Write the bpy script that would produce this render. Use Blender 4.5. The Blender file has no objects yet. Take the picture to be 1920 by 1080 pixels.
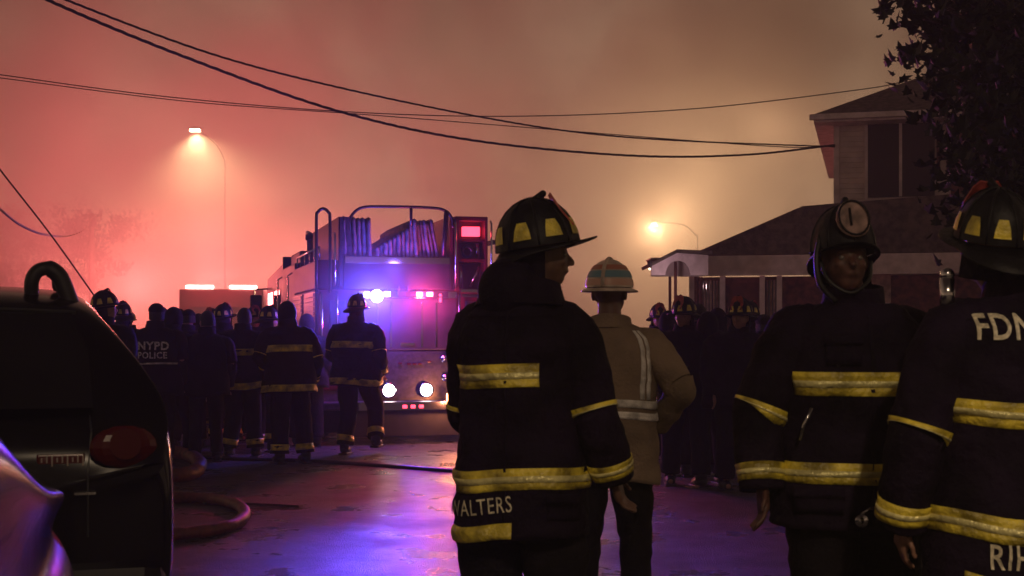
import bpy, bmesh, math, random
from mathutils import Vector, Matrix, noise
from mathutils.bvhtree import BVHTree
R = math.radians
random.seed(7)
S = bpy.context.scene
C = S.collection
# ------------------------------------------------------------------ camera
CAMZ, HOR, F = 1.5, 620.0, 2500.0
cam_d = bpy.data.cameras.new('camera'); cam = bpy.data.objects.new('camera', cam_d); C.objects.link(cam)
cam.location = (0, 0, CAMZ); cam.rotation_euler = (R(90), 0, 0)
cam_d.sensor_width = 36; cam_d.lens = F / 1920 * 36; cam_d.shift_y = (HOR - 540) / 1920
cam_d.clip_start = .05; cam_d.clip_end = 2000
cam_d.dof.use_dof = True; cam_d.dof.focus_distance = 16; cam_d.dof.aperture_fstop = 8.0
S.camera = cam
S.view_settings.view_transform = 'Standard'; S.view_settings.look = 'None'
S.view_settings.exposure = 0; S.view_settings.gamma = 1
S.view_settings.use_curve_mapping = False
S.cycles.use_denoising = True
S.cycles.max_bounces = 5; S.cycles.volume_bounces = 0; S.cycles.diffuse_bounces = 2; S.cycles.glossy_bounces = 3
S.cycles.transmission_bounces = 4; S.cycles.transparent_max_bounces = 8
S.cycles.sample_clamp_indirect = 4
S.cycles.volume_step_rate = 2.5; S.cycles.volume_max_steps = 96
def at(px, py, D): return Vector(((px - 960) / F * D, D, CAMZ + (HOR - py) / F * D))
def gnd(px, D): return Vector(((px - 960) / F * D, D, 0))
# ------------------------------------------------------------------ node helper
def nt(tree): tree.nodes.clear(); return tree.nodes, tree.links
# ------------------------------------------------------------------ night sky (smoke-lit)
W = bpy.data.worlds.new('World'); S.world = W; W.use_nodes = True
N, L = nt(W.node_tree)
wo = N.new('ShaderNodeOutputWorld'); bg = N.new('ShaderNodeBackground')
tc = N.new('ShaderNodeTexCoord'); mp = N.new('ShaderNodeMapping'); mp.inputs['Scale'].default_value = (2.6, 2.6, 3.4)
nz = N.new('ShaderNodeTexNoise'); nz.inputs['Scale'].default_value = 1.6; nz.inputs['Detail'].default_value = 4; nz.inputs['Distortion'].default_value = .5
L.new(tc.outputs['Generated'], mp.inputs[0]); L.new(mp.outputs[0], nz.inputs['Vector'])
sep = N.new('ShaderNodeSeparateXYZ'); L.new(tc.outputs['Generated'], sep.inputs[0])
rz = N.new('ShaderNodeValToRGB'); L.new(sep.outputs['Z'], rz.inputs[0])
e = rz.color_ramp.elements
e[0].position = 0.0; e[0].color = (1.0, .62, .36, 1)
e[1].position = .8; e[1].color = (.030, .017, .014, 1)
k = e.new(.10); k.color = (.86, .54, .31, 1)
k = e.new(.26); k.color = (.33, .215, .135, 1)
rn = N.new('ShaderNodeMapRange'); L.new(nz.outputs[0], rn.inputs['Value'])
rn.inputs['From Min'].default_value = .3; rn.inputs['From Max'].default_value = .7
rn.inputs['To Min'].default_value = .35; rn.inputs['To Max'].default_value = 1.8
mx = N.new('ShaderNodeMix'); mx.data_type = 'RGBA'; mx.blend_type = 'MULTIPLY'; mx.inputs[0].default_value = 1
L.new(rz.outputs[0], mx.inputs[6]); L.new(rn.outputs[0], mx.inputs[7])
# the fire glow fills the sky ahead; the sky behind is plain dark night
ry = N.new('ShaderNodeMapRange'); L.new(sep.outputs['Y'], ry.inputs['Value'])
ry.interpolation_type = 'SMOOTHSTEP'
ry.inputs['From Min'].default_value = -.9; ry.inputs['From Max'].default_value = .9
ry.inputs['To Min'].default_value = .26; ry.inputs['To Max'].default_value = 1
mx2 = N.new('ShaderNodeMix'); mx2.data_type = 'RGBA'; mx2.blend_type = 'MULTIPLY'; mx2.inputs[0].default_value = 1
L.new(mx.outputs[2], mx2.inputs[6]); L.new(ry.outputs[0], mx2.inputs[7])
L.new(mx2.outputs[2], bg.inputs[0]); bg.inputs[1].default_value = .85
L.new(bg.outputs[0], wo.inputs[0])
# ------------------------------------------------------------------ materials
def mat(name, col, rough=.6, metal=0, emit=None, es=0, noise_s=0, noise_a=.25, bump=0, bump_s=40, spec=.5, coat=0, alpha=None, col2=None):
    m = bpy.data.materials.new(name); m.use_nodes = True
    N, L = nt(m.node_tree)
    o = N.new('ShaderNodeOutputMaterial'); b = N.new('ShaderNodeBsdfPrincipled'); L.new(b.outputs[0], o.inputs[0])
    b.inputs['Base Color'].default_value = (*col, 1); b.inputs['Roughness'].default_value = rough; b.inputs['Metallic'].default_value = metal
    b.inputs['Specular IOR Level'].default_value = spec
    if coat: b.inputs['Coat Weight'].default_value = coat; b.inputs['Coat Roughness'].default_value = .04
    if emit: b.inputs['Emission Color'].default_value = (*emit, 1); b.inputs['Emission Strength'].default_value = es
    t = N.new('ShaderNodeTexCoord')
    if noise_s:
        n = N.new('ShaderNodeTexNoise'); n.inputs['Scale'].default_value = noise_s; n.inputs['Detail'].default_value = 6
        L.new(t.outputs['Object'], n.inputs['Vector'])
        c = N.new('ShaderNodeMix'); c.data_type = 'RGBA'
        d = col2 or tuple(x * (1 - noise_a * 2) for x in col)
        c.inputs[6].default_value = (*d, 1); c.inputs[7].default_value = (*[min(1, x * (1 + noise_a)) for x in col], 1)
        r = N.new('ShaderNodeMapRange'); r.inputs['From Min'].default_value = .35; r.inputs['From Max'].default_value = .65
        L.new(n.outputs[0], r.inputs['Value']); L.new(r.outputs[0], c.inputs[0]); L.new(c.outputs[2], b.inputs['Base Color'])
    if bump:
        n = N.new('ShaderNodeTexNoise'); n.inputs['Scale'].default_value = bump_s; n.inputs['Detail'].default_value = 5
        L.new(t.outputs['Object'], n.inputs['Vector'])
        q = N.new('ShaderNodeBump'); q.inputs['Strength'].default_value = bump; q.inputs['Distance'].default_value = .02
        L.new(n.outputs[0], q.inputs['Height']); L.new(q.outputs[0], b.inputs['Normal'])
    return m
M = {}
M['coat'] = mat('turnout_cloth', (.012, .006, .019), .8, spec=.12, noise_s=5, noise_a=.3, bump=.8, bump_s=22)  # black cloth tinted violet to imitate lens glare
M['coat2'] = mat('dark_jacket_cloth', (.011, .006, .018), .75, spec=.12, noise_s=6, bump=.4, bump_s=50)
M['tan'] = mat('tan_coat_cloth', (.24, .17, .118), .85, noise_s=4, noise_a=.18, bump=.5, bump_s=70)
M['trouser'] = mat('trouser_cloth', (.010, .008, .012), .85, spec=.12, noise_s=7, bump=.5, bump_s=50)
M['boot'] = mat('rubber', (.012, .012, .012), .45, noise_s=12)
M['yellow'] = mat('reflective_yellow', (.78, .60, .05), .38, noise_s=11, noise_a=.34, bump=.5, bump_s=60, spec=.8)
M['silver'] = mat('reflective_lime_centre', (.85, .78, .34), .3, noise_s=16, noise_a=.15, bump=.4, bump_s=60, metal=.25)
M['white_tape'] = mat('reflective_white', (.80, .76, .72), .35, noise_s=18, noise_a=.2, bump=.5, bump_s=50)
M['skin'] = mat('skin', (.33, .17, .12), .5, noise_s=30, noise_a=.12)
M['skin2'] = mat('dark_skin', (.13, .065, .045), .5, noise_s=30, noise_a=.12)
M['skin3'] = mat('silhouette_skin', (.10, .04, .03), .55, noise_s=40, noise_a=.2)  # skin darkened so the shaded face reads as a silhouette
M['eye'] = mat('eye', (.12, .10, .09), .25)
M['hair'] = mat('hair', (.012, .009, .008), .6, bump=.8, bump_s=90)
M['helmet'] = mat('leather_helmet', (.008, .007, .010), .5, spec=.25, noise_s=25, noise_a=.3, bump=.25, bump_s=30)
M['helmet_white'] = mat('white_helmet', (.62, .50, .42), .3, noise_s=12, noise_a=.2)
M['helmet_band'] = mat('blue_band', (.16, .30, .38), .35)
M['orange_band'] = mat('orange_band', (.50, .20, .14), .4)
M['peach_band'] = mat('peach_band', (.62, .36, .28), .4)
M['shield'] = mat('red_leather_shield', (.45, .07, .06), .5, noise_s=20)
M['shield_white'] = mat('pale_leather_shield', (.36, .23, .21), .45, noise_s=16, noise_a=.3)
M['letter'] = mat('letter_tape', (.75, .68, .50), .45, noise_s=60, noise_a=.2)
M['white_letter'] = mat('white_letter_tape', (.80, .80, .80), .4, noise_s=90, noise_a=.3)
M['chrome'] = mat('chrome', (.55, .55, .58), .15, 1)
M['steel'] = mat('brushed_steel', (.045, .04, .05), .4, .3, noise_s=20)
M['red_paint'] = mat('fire_truck_red', (.07, .006, .008), .45, spec=.18, noise_s=3, noise_a=.12)
M['white_paint'] = mat('white_paint', (.60, .70, .70), .35, noise_s=5, noise_a=.08)
M['black'] = mat('black_rubber', (.012, .012, .013), .5, noise_s=9)
M['black_gloss'] = mat('black_glossy_paint', (.005, .004, .006), .2, coat=.12, spec=.18)
M['bonnet_paint'] = mat('wet_bonnet_paint', (.008, .004, .03), .17, coat=.3, spec=.5, bump=.05, bump_s=14)
M['dark_metal'] = mat('dark_metal_rail', (.03, .028, .03), .35, .6)
M['glass'] = mat('dark_glass', (.006, .006, .008), .05, spec=.6)
M['hose_cloth'] = mat('hose_canvas', (.15, .13, .12), .85, noise_s=8, noise_a=.25, bump=.5, bump_s=50)
M['hose_red'] = mat('suction_hose_rubber', (.17, .035, .028), .5, noise_s=8, noise_a=.3, bump=.4, bump_s=40)
M['panel_grey'] = mat('scuffed_panel', (.03, .014, .024), .5, noise_s=3, noise_a=.3)
M['tail_red'] = mat('tail_light_lens', (.07, .003, .005), .25, spec=.3)
M['tail_clear'] = mat('clear_lens', (.5, .42, .36), .12, metal=.5)
M['bark'] = mat('bark', (.06, .045, .035), .9, noise_s=9, bump=1, bump_s=25)
M['leaf'] = mat('maple_leaf', (.018, .020, .010), .6, noise_s=3, noise_a=.35)
M['siding'] = mat('pale_siding', (.72, .62, .62), .7, noise_s=3, noise_a=.1)
M['trim'] = mat('painted_trim', (.80, .70, .76), .6, noise_s=5, noise_a=.1)
M['shingle'] = mat('roof_shingle', (.12, .10, .085), .9, noise_s=8, noise_a=.3, bump=.8, bump_s=30)
M['brick'] = mat('brick_red', (.16, .055, .045), .85, noise_s=9, noise_a=.3)
M['redwall'] = mat('dark_red_siding', (.13, .035, .03), .8, noise_s=5, noise_a=.2)
M['curtain'] = mat('blind_slat', (.42, .33, .30), .7, noise_s=7)
M['dark_screen'] = mat('dark_screen', (.018, .015, .014), .7)
M['wood_pole'] = mat('wood_pole', (.07, .05, .04), .9, noise_s=6)
M['cable'] = mat('cable_sheath', (.010, .008, .008), .7)
M['cable_pale'] = mat('pale_cable_sheath', (.65, .45, .42), .5)
M['concrete'] = mat('concrete', (.24, .22, .20), .8, noise_s=2, noise_a=.2, bump=.4, bump_s=40)
M['grass'] = mat('lawn', (.035, .045, .02), .9, noise_s=3, noise_a=.4)
M['far_tree'] = mat('far_foliage', (.03, .035, .016), .8, noise_s=2)
def emis(name, col, s): return mat(name, (.05, .05, .05), .5, emit=col, es=s)
M['em_blue'] = emis('blue_flasher', (.55, .52, 1), 40)
M['em_red'] = emis('red_flasher', (1, .08, .12), 30)
M['em_white'] = emis('white_lamp', (1, .72, .74), 14)
M['em_red_dim'] = emis('red_marker', (1, .04, .08), 5)
M['em_amber'] = emis('amber_lamp', (1, .36, .10), 22)
M['em_sodium2'] = emis('lantern_bulb', (1, .75, .5), 4)
M['em_sodium'] = emis('sodium_lamp', (1, .66, .36), 30)
M['em_pink'] = emis('pink_lamp', (1, .50, .42), 28)
# wet asphalt
def asphalt():
    m = bpy.data.materials.new('wet_asphalt'); m.use_nodes = True
    N, L = nt(m.node_tree)
    o = N.new('ShaderNodeOutputMaterial'); b = N.new('ShaderNodeBsdfPrincipled'); L.new(b.outputs[0], o.inputs[0]); b.inputs['Specular IOR Level'].default_value = .3
    t = N.new('ShaderNodeTexCoord')
    n1 = N.new('ShaderNodeTexNoise'); n1.inputs['Scale'].default_value = 55; n1.inputs['Detail'].default_value = 8; n1.inputs['Roughness'].default_value = .7
    n2 = N.new('ShaderNodeTexNoise'); n2.inputs['Scale'].default_value = 1.3; n2.inputs['Detail'].default_value = 8; n2.inputs['Roughness'].default_value = .65
    n3 = N.new('ShaderNodeTexVoronoi'); n3.inputs['Scale'].default_value = 110
    for n in (n1, n2, n3): L.new(t.outputs['Object'], n.inputs['Vector'])
    c = N.new('ShaderNodeValToRGB'); L.new(n1.outputs[0], c.inputs[0])
    c.color_ramp.elements[0].position = .3; c.color_ramp.elements[0].color = (.012, .011, .010, 1)
    c.color_ramp.elements[1].position = .75; c.color_ramp.elements[1].color = (.15, .135, .12, 1)
    L.new(c.outputs[0], b.inputs['Base Color'])
    r = N.new('ShaderNodeMapRange'); L.new(n2.outputs[0], r.inputs['Value'])
    r.inputs['From Min'].default_value = .35; r.inputs['From Max'].default_value = .65
    r.inputs['To Min'].default_value = .20; r.inputs['To Max'].default_value = .50
    L.new(r.outputs[0], b.inputs['Roughness'])
    ad = N.new('ShaderNodeMath'); ad.operation = 'ADD'; L.new(n1.outputs[0], ad.inputs[0]); L.new(n3.outputs['Distance'], ad.inputs[1])
    q = N.new('ShaderNodeBump'); q.inputs['Strength'].default_value = .8; q.inputs['Distance'].default_value = .02
    L.new(ad.outputs[0], q.inputs['Height']); L.new(q.outputs[0], b.inputs['Normal'])
    return m
M['asphalt'] = asphalt()
# ------------------------------------------------------------------ object helpers
def tag(o, label=None, cat=None, group=None, kind=None):
    if label: o['label'] = label
    if cat: o['category'] = cat
    if group: o['group'] = group
    if kind: o['kind'] = kind
    return o
def empty(name, loc=(0, 0, 0), rz=0, **k):
    o = bpy.data.objects.new(name, None); C.objects.link(o); o.location = loc; o.rotation_euler = (0, 0, rz); o.empty_display_size = .2
    return tag(o, **k)
def link(name, me, m, parent=None):
    if m is not None and not me.materials: me.materials.append(m)
    o = bpy.data.objects.new(name, me); C.objects.link(o)
    if parent is not None: o.parent = parent
    return o
class MB:
    def __init__(s): s.bm = bmesh.new()
    def box(s, c, size, rot=None, bevel=0):
        g = bmesh.ops.create_cube(s.bm, size=1)['verts']
        m = Matrix.Translation(c) @ (rot.to_4x4() if rot else Matrix.Identity(4)) @ Matrix.Diagonal((*size, 1))
        bmesh.ops.transform(s.bm, matrix=m, verts=g)
        if bevel:
            ed = list({e for v in g for e in v.link_edges})
            bmesh.ops.bevel(s.bm, geom=ed, offset=bevel, segments=2, affect='EDGES', profile=.6)
        return s
    def bx(s, x0, x1, y0, y1, z0, z1, bevel=0):
        return s.box(((x0 + x1) / 2, (y0 + y1) / 2, (z0 + z1) / 2), (abs(x1 - x0), abs(y1 - y0), abs(z1 - z0)), None, bevel)
    def cyl(s, a, b, r1, r2=None, n=12, caps=True):
        a, b = Vector(a), Vector(b); d = b - a
        if r2 is None: r2 = r1
        g = bmesh.ops.create_cone(s.bm, cap_ends=caps, segments=n, radius1=max(r1, 1e-4), radius2=max(r2, 1e-4), depth=d.length)['verts']
        bmesh.ops.transform(s.bm, matrix=Matrix.Translation((a + b) / 2) @ d.to_track_quat('Z', 'Y').to_matrix().to_4x4(), verts=g)
        return s
    def sph(s, c, r, sc=(1, 1, 1), rot=None, u=16, v=10):
        m = Matrix.Translation(c) @ (rot.to_4x4() if rot else Matrix.Identity(4)) @ Matrix.Diagonal((r * sc[0], r * sc[1], r * sc[2], 1))
        nv, nf = s.bm.verts.new, s.bm.faces.new
        top, bot = nv(m @ Vector((0, 0, 1))), nv(m @ Vector((0, 0, -1))); rows = []
        for i in range(1, v):
            p = math.pi * i / v; rows.append([nv(m @ Vector((math.sin(p) * math.cos(2 * math.pi * j / u), math.sin(p) * math.sin(2 * math.pi * j / u), math.cos(p)))) for j in range(u)])
        for j in range(u):
            k = (j + 1) % u; nf((top, rows[0][j], rows[0][k])); nf((bot, rows[-1][k], rows[-1][j]))
            for i in range(v - 2): nf((rows[i][j], rows[i + 1][j], rows[i + 1][k], rows[i][k]))
        return s
    def cap(s, a, b, r1, r2, n=12):
        s.cyl(a, b, r1, r2, n); s.sph(a, r1 * 1.0, u=n, v=8); s.sph(b, r2 * 1.0, u=n, v=8); return s
    def tube(s, pts, r, n=8, closed=False):
        pts = [Vector(p) for p in pts]; rs = r if isinstance(r, (list, tuple)) else [r] * len(pts)
        rings = []; up = None
        for i, p in enumerate(pts):
            if closed: d = pts[(i + 1) % len(pts)] - pts[i - 1]
            else: d = (pts[min(i + 1, len(pts) - 1)] - pts[max(i - 1, 0)])
            d.normalize()
            if up is None: up = Vector((0, 0, 1)) if abs(d.z) < .9 else Vector((1, 0, 0))
            a = d.cross(up); a.normalize(); u2 = a.cross(d); up = u2
            rings.append([s.bm.verts.new(p + (a * math.cos(t) + u2 * math.sin(t)) * rs[i]) for t in [2 * math.pi * j / n for j in range(n)]])
        for i in range(len(rings) if closed else len(rings) - 1):
            A, B = rings[i], rings[(i + 1) % len(rings)]
            for j in range(n): s.bm.faces.new((A[j], A[(j + 1) % n], B[(j + 1) % n], B[j]))
        if not closed: s.bm.faces.new(rings[0][::-1]); s.bm.faces.new(rings[-1])
        return s
    def prism(s, poly, axis, lo, hi):
        """poly of 2-D points extruded along axis ('x','y','z')"""
        def P(p, t): return {'x': (t, p[0], p[1]), 'y': (p[0], t, p[1]), 'z': (p[0], p[1], t)}[axis]
        a = [s.bm.verts.new(P(p, lo)) for p in poly]; b = [s.bm.verts.new(P(p, hi)) for p in poly]
        s.bm.faces.new(a[::-1]); s.bm.faces.new(b)
        for i in range(len(poly)): j = (i + 1) % len(poly); s.bm.faces.new((a[i], a[j], b[j], b[i]))
        return s
    def grid(s, pts):
        V = [[s.bm.verts.new(p) for p in row] for row in pts]
        for i in range(len(V) - 1):
            for j in range(len(V[0]) - 1): s.bm.faces.new((V[i][j], V[i][j + 1], V[i + 1][j + 1], V[i + 1][j]))
        return s
    def mesh(s, name, m=None, smooth=False):
        bmesh.ops.recalc_face_normals(s.bm, faces=s.bm.faces)
        me = bpy.data.meshes.new(name); s.bm.to_mesh(me); s.bm.free()
        if smooth: me.shade_smooth()
        if m: me.materials.append(m)
        return me
    def build(s, name, m, parent=None, smooth=False): return link(name, s.mesh(name, m, smooth), None, parent)
def crs(pts, n):
    """Catmull-Rom through pts (Vectors), n samples per span"""
    P = [Vector(p) for p in pts]; out = []
    for i in range(len(P) - 1):
        p0 = P[i - 1] if i else P[0] * 2 - P[1]; p1, p2 = P[i], P[i + 1]; p3 = P[i + 2] if i + 2 < len(P) else P[-1] * 2 - P[-2]
        for k in range(n):
            t = k / n
            out.append(.5 * ((2 * p1) + (p2 - p0) * t + (2 * p0 - 5 * p1 + 4 * p2 - p3) * t * t + (3 * p1 - p0 - 3 * p2 + p3) * t ** 3))
    out.append(P[-1]); return out
def lamp(name, kind, loc, col, power, parent=None, radius=.05, rot=None, spot=None, blend=.5):
    d = bpy.data.lights.new(name, kind); d.color = col; d.energy = power
    if kind in ('POINT', 'SPOT'): d.shadow_soft_size = radius
    if kind == 'SPOT': d.spot_size = R(spot); d.spot_blend = blend
    o = bpy.data.objects.new(name, d); C.objects.link(o); o.location = loc
    if rot: o.rotation_euler = rot
    if parent: o.parent = parent
    return o
def text_mesh(txt, size, depth=.0, bold=.0, sx=1):
    cu = bpy.data.curves.new('t', 'FONT'); cu.body = txt; cu.size = size; cu.align_x = 'LEFT'; cu.extrude = depth; cu.offset = bold; cu.resolution_u = 3; cu.space_character = 1.12
    o = bpy.data.objects.new('t', cu); C.objects.link(o); bpy.context.view_layer.update()
    me = bpy.data.meshes.new_from_object(o.evaluated_get(bpy.context.evaluated_depsgraph_get()))
    bpy.data.objects.remove(o)
    for v in me.vertices: v.co.x *= sx
    return me
# ------------------------------------------------------------------ ground
YAW = R(15)                                     # the street runs a little to the left of the view
dirv = Vector((-math.sin(YAW), math.cos(YAW), 0)); rgt = Vector((math.cos(YAW), math.sin(YAW), 0))
def street(u, v, z=0): return rgt * u + dirv * v + Vector((0, 0, z))
def strip(name, u0, u1, v0, v1, z, m, kind='structure', th=.0):
    b = MB(); 
    a = [street(u0, v0, z), street(u1, v0, z), street(u1, v1, z), street(u0, v1, z)]
    if th:
        V = [b.bm.verts.new(p) for p in a] + [b.bm.verts.new(p - Vector((0, 0, th))) for p in a]
        b.bm.faces.new(V[:4]); b.bm.faces.new(V[4:][::-1])
        for i in range(4): j = (i + 1) % 4; b.bm.faces.new((V[i], V[j], V[4 + j], V[4 + i]))
    else: b.bm.faces.new([b.bm.verts.new(p) for p in a])
    o = b.build(name, m); o['kind'] = kind; return o
b = MB(); b.grid([[(-300, -60, -.012), (300, -60, -.012)], [(-300, 500, -.012), (300, 500, -.012)]])
g = b.build('ground', M['grass']); g['kind'] = 'structure'
RL, RR = -3.2, 9.3                               # street edges in street coordinates
strip('road', RL, RR, -15, 140, 0, M['asphalt'])
strip('kerb', RR, RR + .15, -15, 120, .13, M['concrete'], th=.13)
strip('kerb', RL - .15, RL, -15, 120, .13, M['concrete'], th=.13)
for side, u0 in ((1, RR + .156), (-1, RL - .156 - 1.5)):
    s = strip('sidewalk', u0, u0 + 1.5, -15, 120, .10, M['concrete'], th=.1)
    slab = MB(); slab.box((0, 0, 0), (1.46, 1.46, .035), None, .008); sm = slab.mesh('paving_slab', M['concrete'])
    for k in range(14):
        o = link('paving_slab', sm, None, s); o.location = street(u0 + .75, 12 + k * 1.5, .115); o.rotation_euler = (0, 0, YAW)
# ------------------------------------------------------------------ people
class Surf:
    """a closed garment tube: centre line, two radii, frame; evaluated at (t, angle) with an offset"""
    def __init__(s, cent, rx, ry, side=Vector((1, 0, 0)), seed=0, wr=.01, wf=9.0, pw=2.0, sag=0):
        s.sag = sag
        s.c, s.rx, s.ry, s.side, s.seed, s.wr, s.wf, s.pw = [Vector(c) for c in cent], rx, ry, side, seed, wr, wf, pw
    def _l(s, a, t):
        n = len(a) - 1; x = max(0, min(.99999, t)) * n; i = int(x); f = x - i
        p0 = a[max(i - 1, 0)]; p1 = a[i]; p2 = a[i + 1]; p3 = a[min(i + 2, n)]
        return .5 * ((2 * p1) + (p2 - p0) * f + (2 * p0 - 5 * p1 + 4 * p2 - p3) * f * f + (3 * p1 - p0 - 3 * p2 + p3) * f ** 3)
    def ev(s, t, a, off=0):
        c = s._l(s.c, t); d = s._l(s.c, min(t + .02, 1)) - s._l(s.c, max(t - .02, 0)); d.normalize()
        u = s.side - d * s.side.dot(d); u.normalize(); v = d.cross(u)
        rx, ry = s._l(s.rx, t), s._l(s.ry, t)
        ca, sa = math.cos(a), math.sin(a)
        e = 2 / s.pw
        x = math.copysign(abs(ca) ** e, ca); y = math.copysign(abs(sa) ** e, sa)
        p = c + u * x * rx + v * y * ry
        n = (u * ca * ry + v * sa * rx); n.normalize()
        if s.sag: p = p + Vector((0, 0, s.sag * (math.sin(2 * a + s.seed) + .6 * math.sin(3 * a + 2 * s.seed)) * max(0, 1 - t * 1.3)))
        w = noise.noise(Vector((p.x * s.wf + s.seed, p.y * s.wf, p.z * s.wf * 1.3))) + .6 * noise.noise(Vector((p.x * s.wf * .5, p.y * s.wf * .5 + s.seed, p.z * s.wf * 2.6))) + .55 * (1 - 2 * abs(noise.noise(Vector((p.x * 6 + p.z * 3, p.y * 6, p.z * 7 + s.seed + p.x * 5)))))
        return p + n * (off + w * s.wr)
    def mesh(s, t0=0, t1=1, a0=0, a1=2 * math.pi, nt_=30, na=32, off=0, th=0, name='g', m=None):
        b = MB(); full = abs(a1 - a0 - 2 * math.pi) < 1e-4
        cols = na if full else na + 1
        def ring(t, o): return [b.bm.verts.new(s.ev(t, a0 + (a1 - a0) * j / na, o)) for j in range(cols)]
        rows = [ring(t0 + (t1 - t0) * i / nt_, off) for i in range(nt_ + 1)]
        for i in range(nt_):
            for j in range(na): k = (j + 1) % cols; b.bm.faces.new((rows[i][j], rows[i][k], rows[i + 1][k], rows[i + 1][j]))
        if not th:
            if full: b.bm.faces.new(rows[0][::-1]); b.bm.faces.new(rows[-1])
        else:
            for q in (0, -1):
                inner = ring(t0 if q == 0 else t1, off - th)
                for j in range(na):
                    k = (j + 1) % cols; b.bm.faces.new((rows[q][j], rows[q][k], inner[k], inner[j]))
            if not full:
                for j in (0, -1):
                    iv = [b.bm.verts.new(s.ev(t0 + (t1 - t0) * i / nt_, a0 if j == 0 else a1, off - th)) for i in range(nt_ + 1)]
                    for i in range(nt_): b.bm.faces.new((rows[i][j], rows[i + 1][j], iv[i + 1], iv[i]))
        return b.mesh(name, m, True)
def remesh(b, voxel, name, m, smooth=3):
    me = b.mesh('tmp'); o = link('tmp', me, None)
    r = o.modifiers.new('r', 'REMESH'); r.mode = 'VOXEL'; r.voxel_size = voxel; r.use_smooth_shade = True
    s = o.modifiers.new('s', 'SMOOTH'); s.factor = .5; s.iterations = smooth
    bpy.context.view_layer.update()
    out = bpy.data.meshes.new_from_object(o.evaluated_get(bpy.context.evaluated_depsgraph_get())); out.name = name
    bpy.data.objects.remove(o); bpy.data.meshes.remove(me)
    out.materials.clear(); out.materials.append(m); return out
def body_mesh(J, H, m, voxel):
    """one continuous figure: trunk, neck, head with a face, limbs, hands with five fingers"""
    b = MB(); V = Vector; k = H / 1.8
    b.cap(J['pelvis'], J['waist'], .14 * k, .125 * k, 16); b.cap(J['waist'], J['chest'], .125 * k, .15 * k, 16)
    b.cap(J['chest'], J['neck'], .14 * k, .065 * k, 14)
    b.cap(J['neck'], J['head'] + J['hup'] * -.05, .058 * k, .055 * k, 14)
    for s in (0, 1):
        b.cap(J['neck'] * .6 + J['sh'][s] * .4 - V((0, 0, .04)), J['sh'][s] - V((0, 0, .03)), .050 * k, .052 * k)
        b.cap(J['sh'][s], J['el'][s], .055 * k, .043 * k); b.cap(J['el'][s], J['wr'][s], .043 * k, .028 * k)
        b.cap(J['hip'][s], J['kn'][s], .085 * k, .058 * k, 14); b.cap(J['kn'][s], J['an'][s], .058 * k, .038 * k, 14)
        b.cap(J['an'][s], J['an'][s] + J['ft'] * .15 - V((0, 0, .045)), .036 * k, .03 * k)
        w = J['wr'][s]; d = (w - J['el'][s]).normalized()
        sg = 1 if s else -1
        side = d.cross(V((sg * 1.0, .0, 0))); side = side.normalized() if side.length > .1 else V((0, 1, 0))
        fl = d.cross(side).normalized() * (sg)            # palm thickness direction
        pc = w + d * .05
        b.box(pc, (.03, .078, .085), Matrix((fl, side, d)).transposed(), .011)
        for q, (o, l) in enumerate(((-.031, .070), (-.011, .082), (.010, .076), (.030, .058))):
            p0 = w + d * .085 + side * o; p1 = p0 + d * l * .5 - fl * .012; p2 = p1 + d * l * .36 - fl * .028
            b.cap(p0, p1, .0095, .009, 8); b.cap(p1, p2, .009, .0078, 8)
        p0 = w + d * .025 - side * .036; p1 = p0 + d * .035 - side * .026 - fl * .012; p2 = p1 + d * .033 - side * .004 - fl * .012
        b.cap(p0, p1, .012, .0105, 8); b.cap(p1, p2, .0105, .009, 8)
    h, X, Y, Z = J['head'], J['hx'], J['hy'], J['hup']
    rot = Matrix((X, Y, Z)).transposed()
    def P(x, y, z): return h + X * x + Y * y + Z * z
    b.sph(P(0, -.012, .035), 1, (.077, .096, .088), rot, 20, 14)       # cranium
    b.sph(P(0, .022, -.02), 1, (.066, .074, .085), rot, 20, 14)        # face
    b.sph(P(0, .05, -.075), 1, (.040, .036, .034), rot)                # chin
    b.sph(P(0, .078, .022), 1, (.052, .018, .014), rot)                # brow
    b.cap(P(0, .088, .012), P(0, .112, -.022), .008, .014, 8)          # nose
    b.sph(P(0, .088, -.052), 1, (.024, .014, .010), rot)               # lips
    for s in (-1, 1):
        b.sph(P(s * .036, .070, -.018), 1, (.022, .02, .018), rot)     # cheek bones
        b.sph(P(s * .078, -.008, -.005), 1, (.010, .020, .032), rot)   # ears
    return remesh(b, voxel, 'body', m)
def dome(b, o, X, Y, Z, rx, ry, rz, n=28, rows=9, ridge=.0):
    pts = []
    for i in range(rows + 1):
        ph = math.pi / 2 * i / rows; r = []
        for j in range(n + 1):
            a = 2 * math.pi * j / n; q = 1 + ridge * abs(math.cos(4 * a)) ** 6 * math.cos(ph)
            r.append(o + X * (rx * q * math.cos(ph) * math.cos(a)) + Y * (ry * q * math.cos(ph) * math.sin(a)) + Z * (rz * math.sin(ph)))
        pts.append(r)
    b.grid(pts); bmesh.ops.remove_doubles(b.bm, verts=b.bm.verts, dist=.0008)
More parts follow.
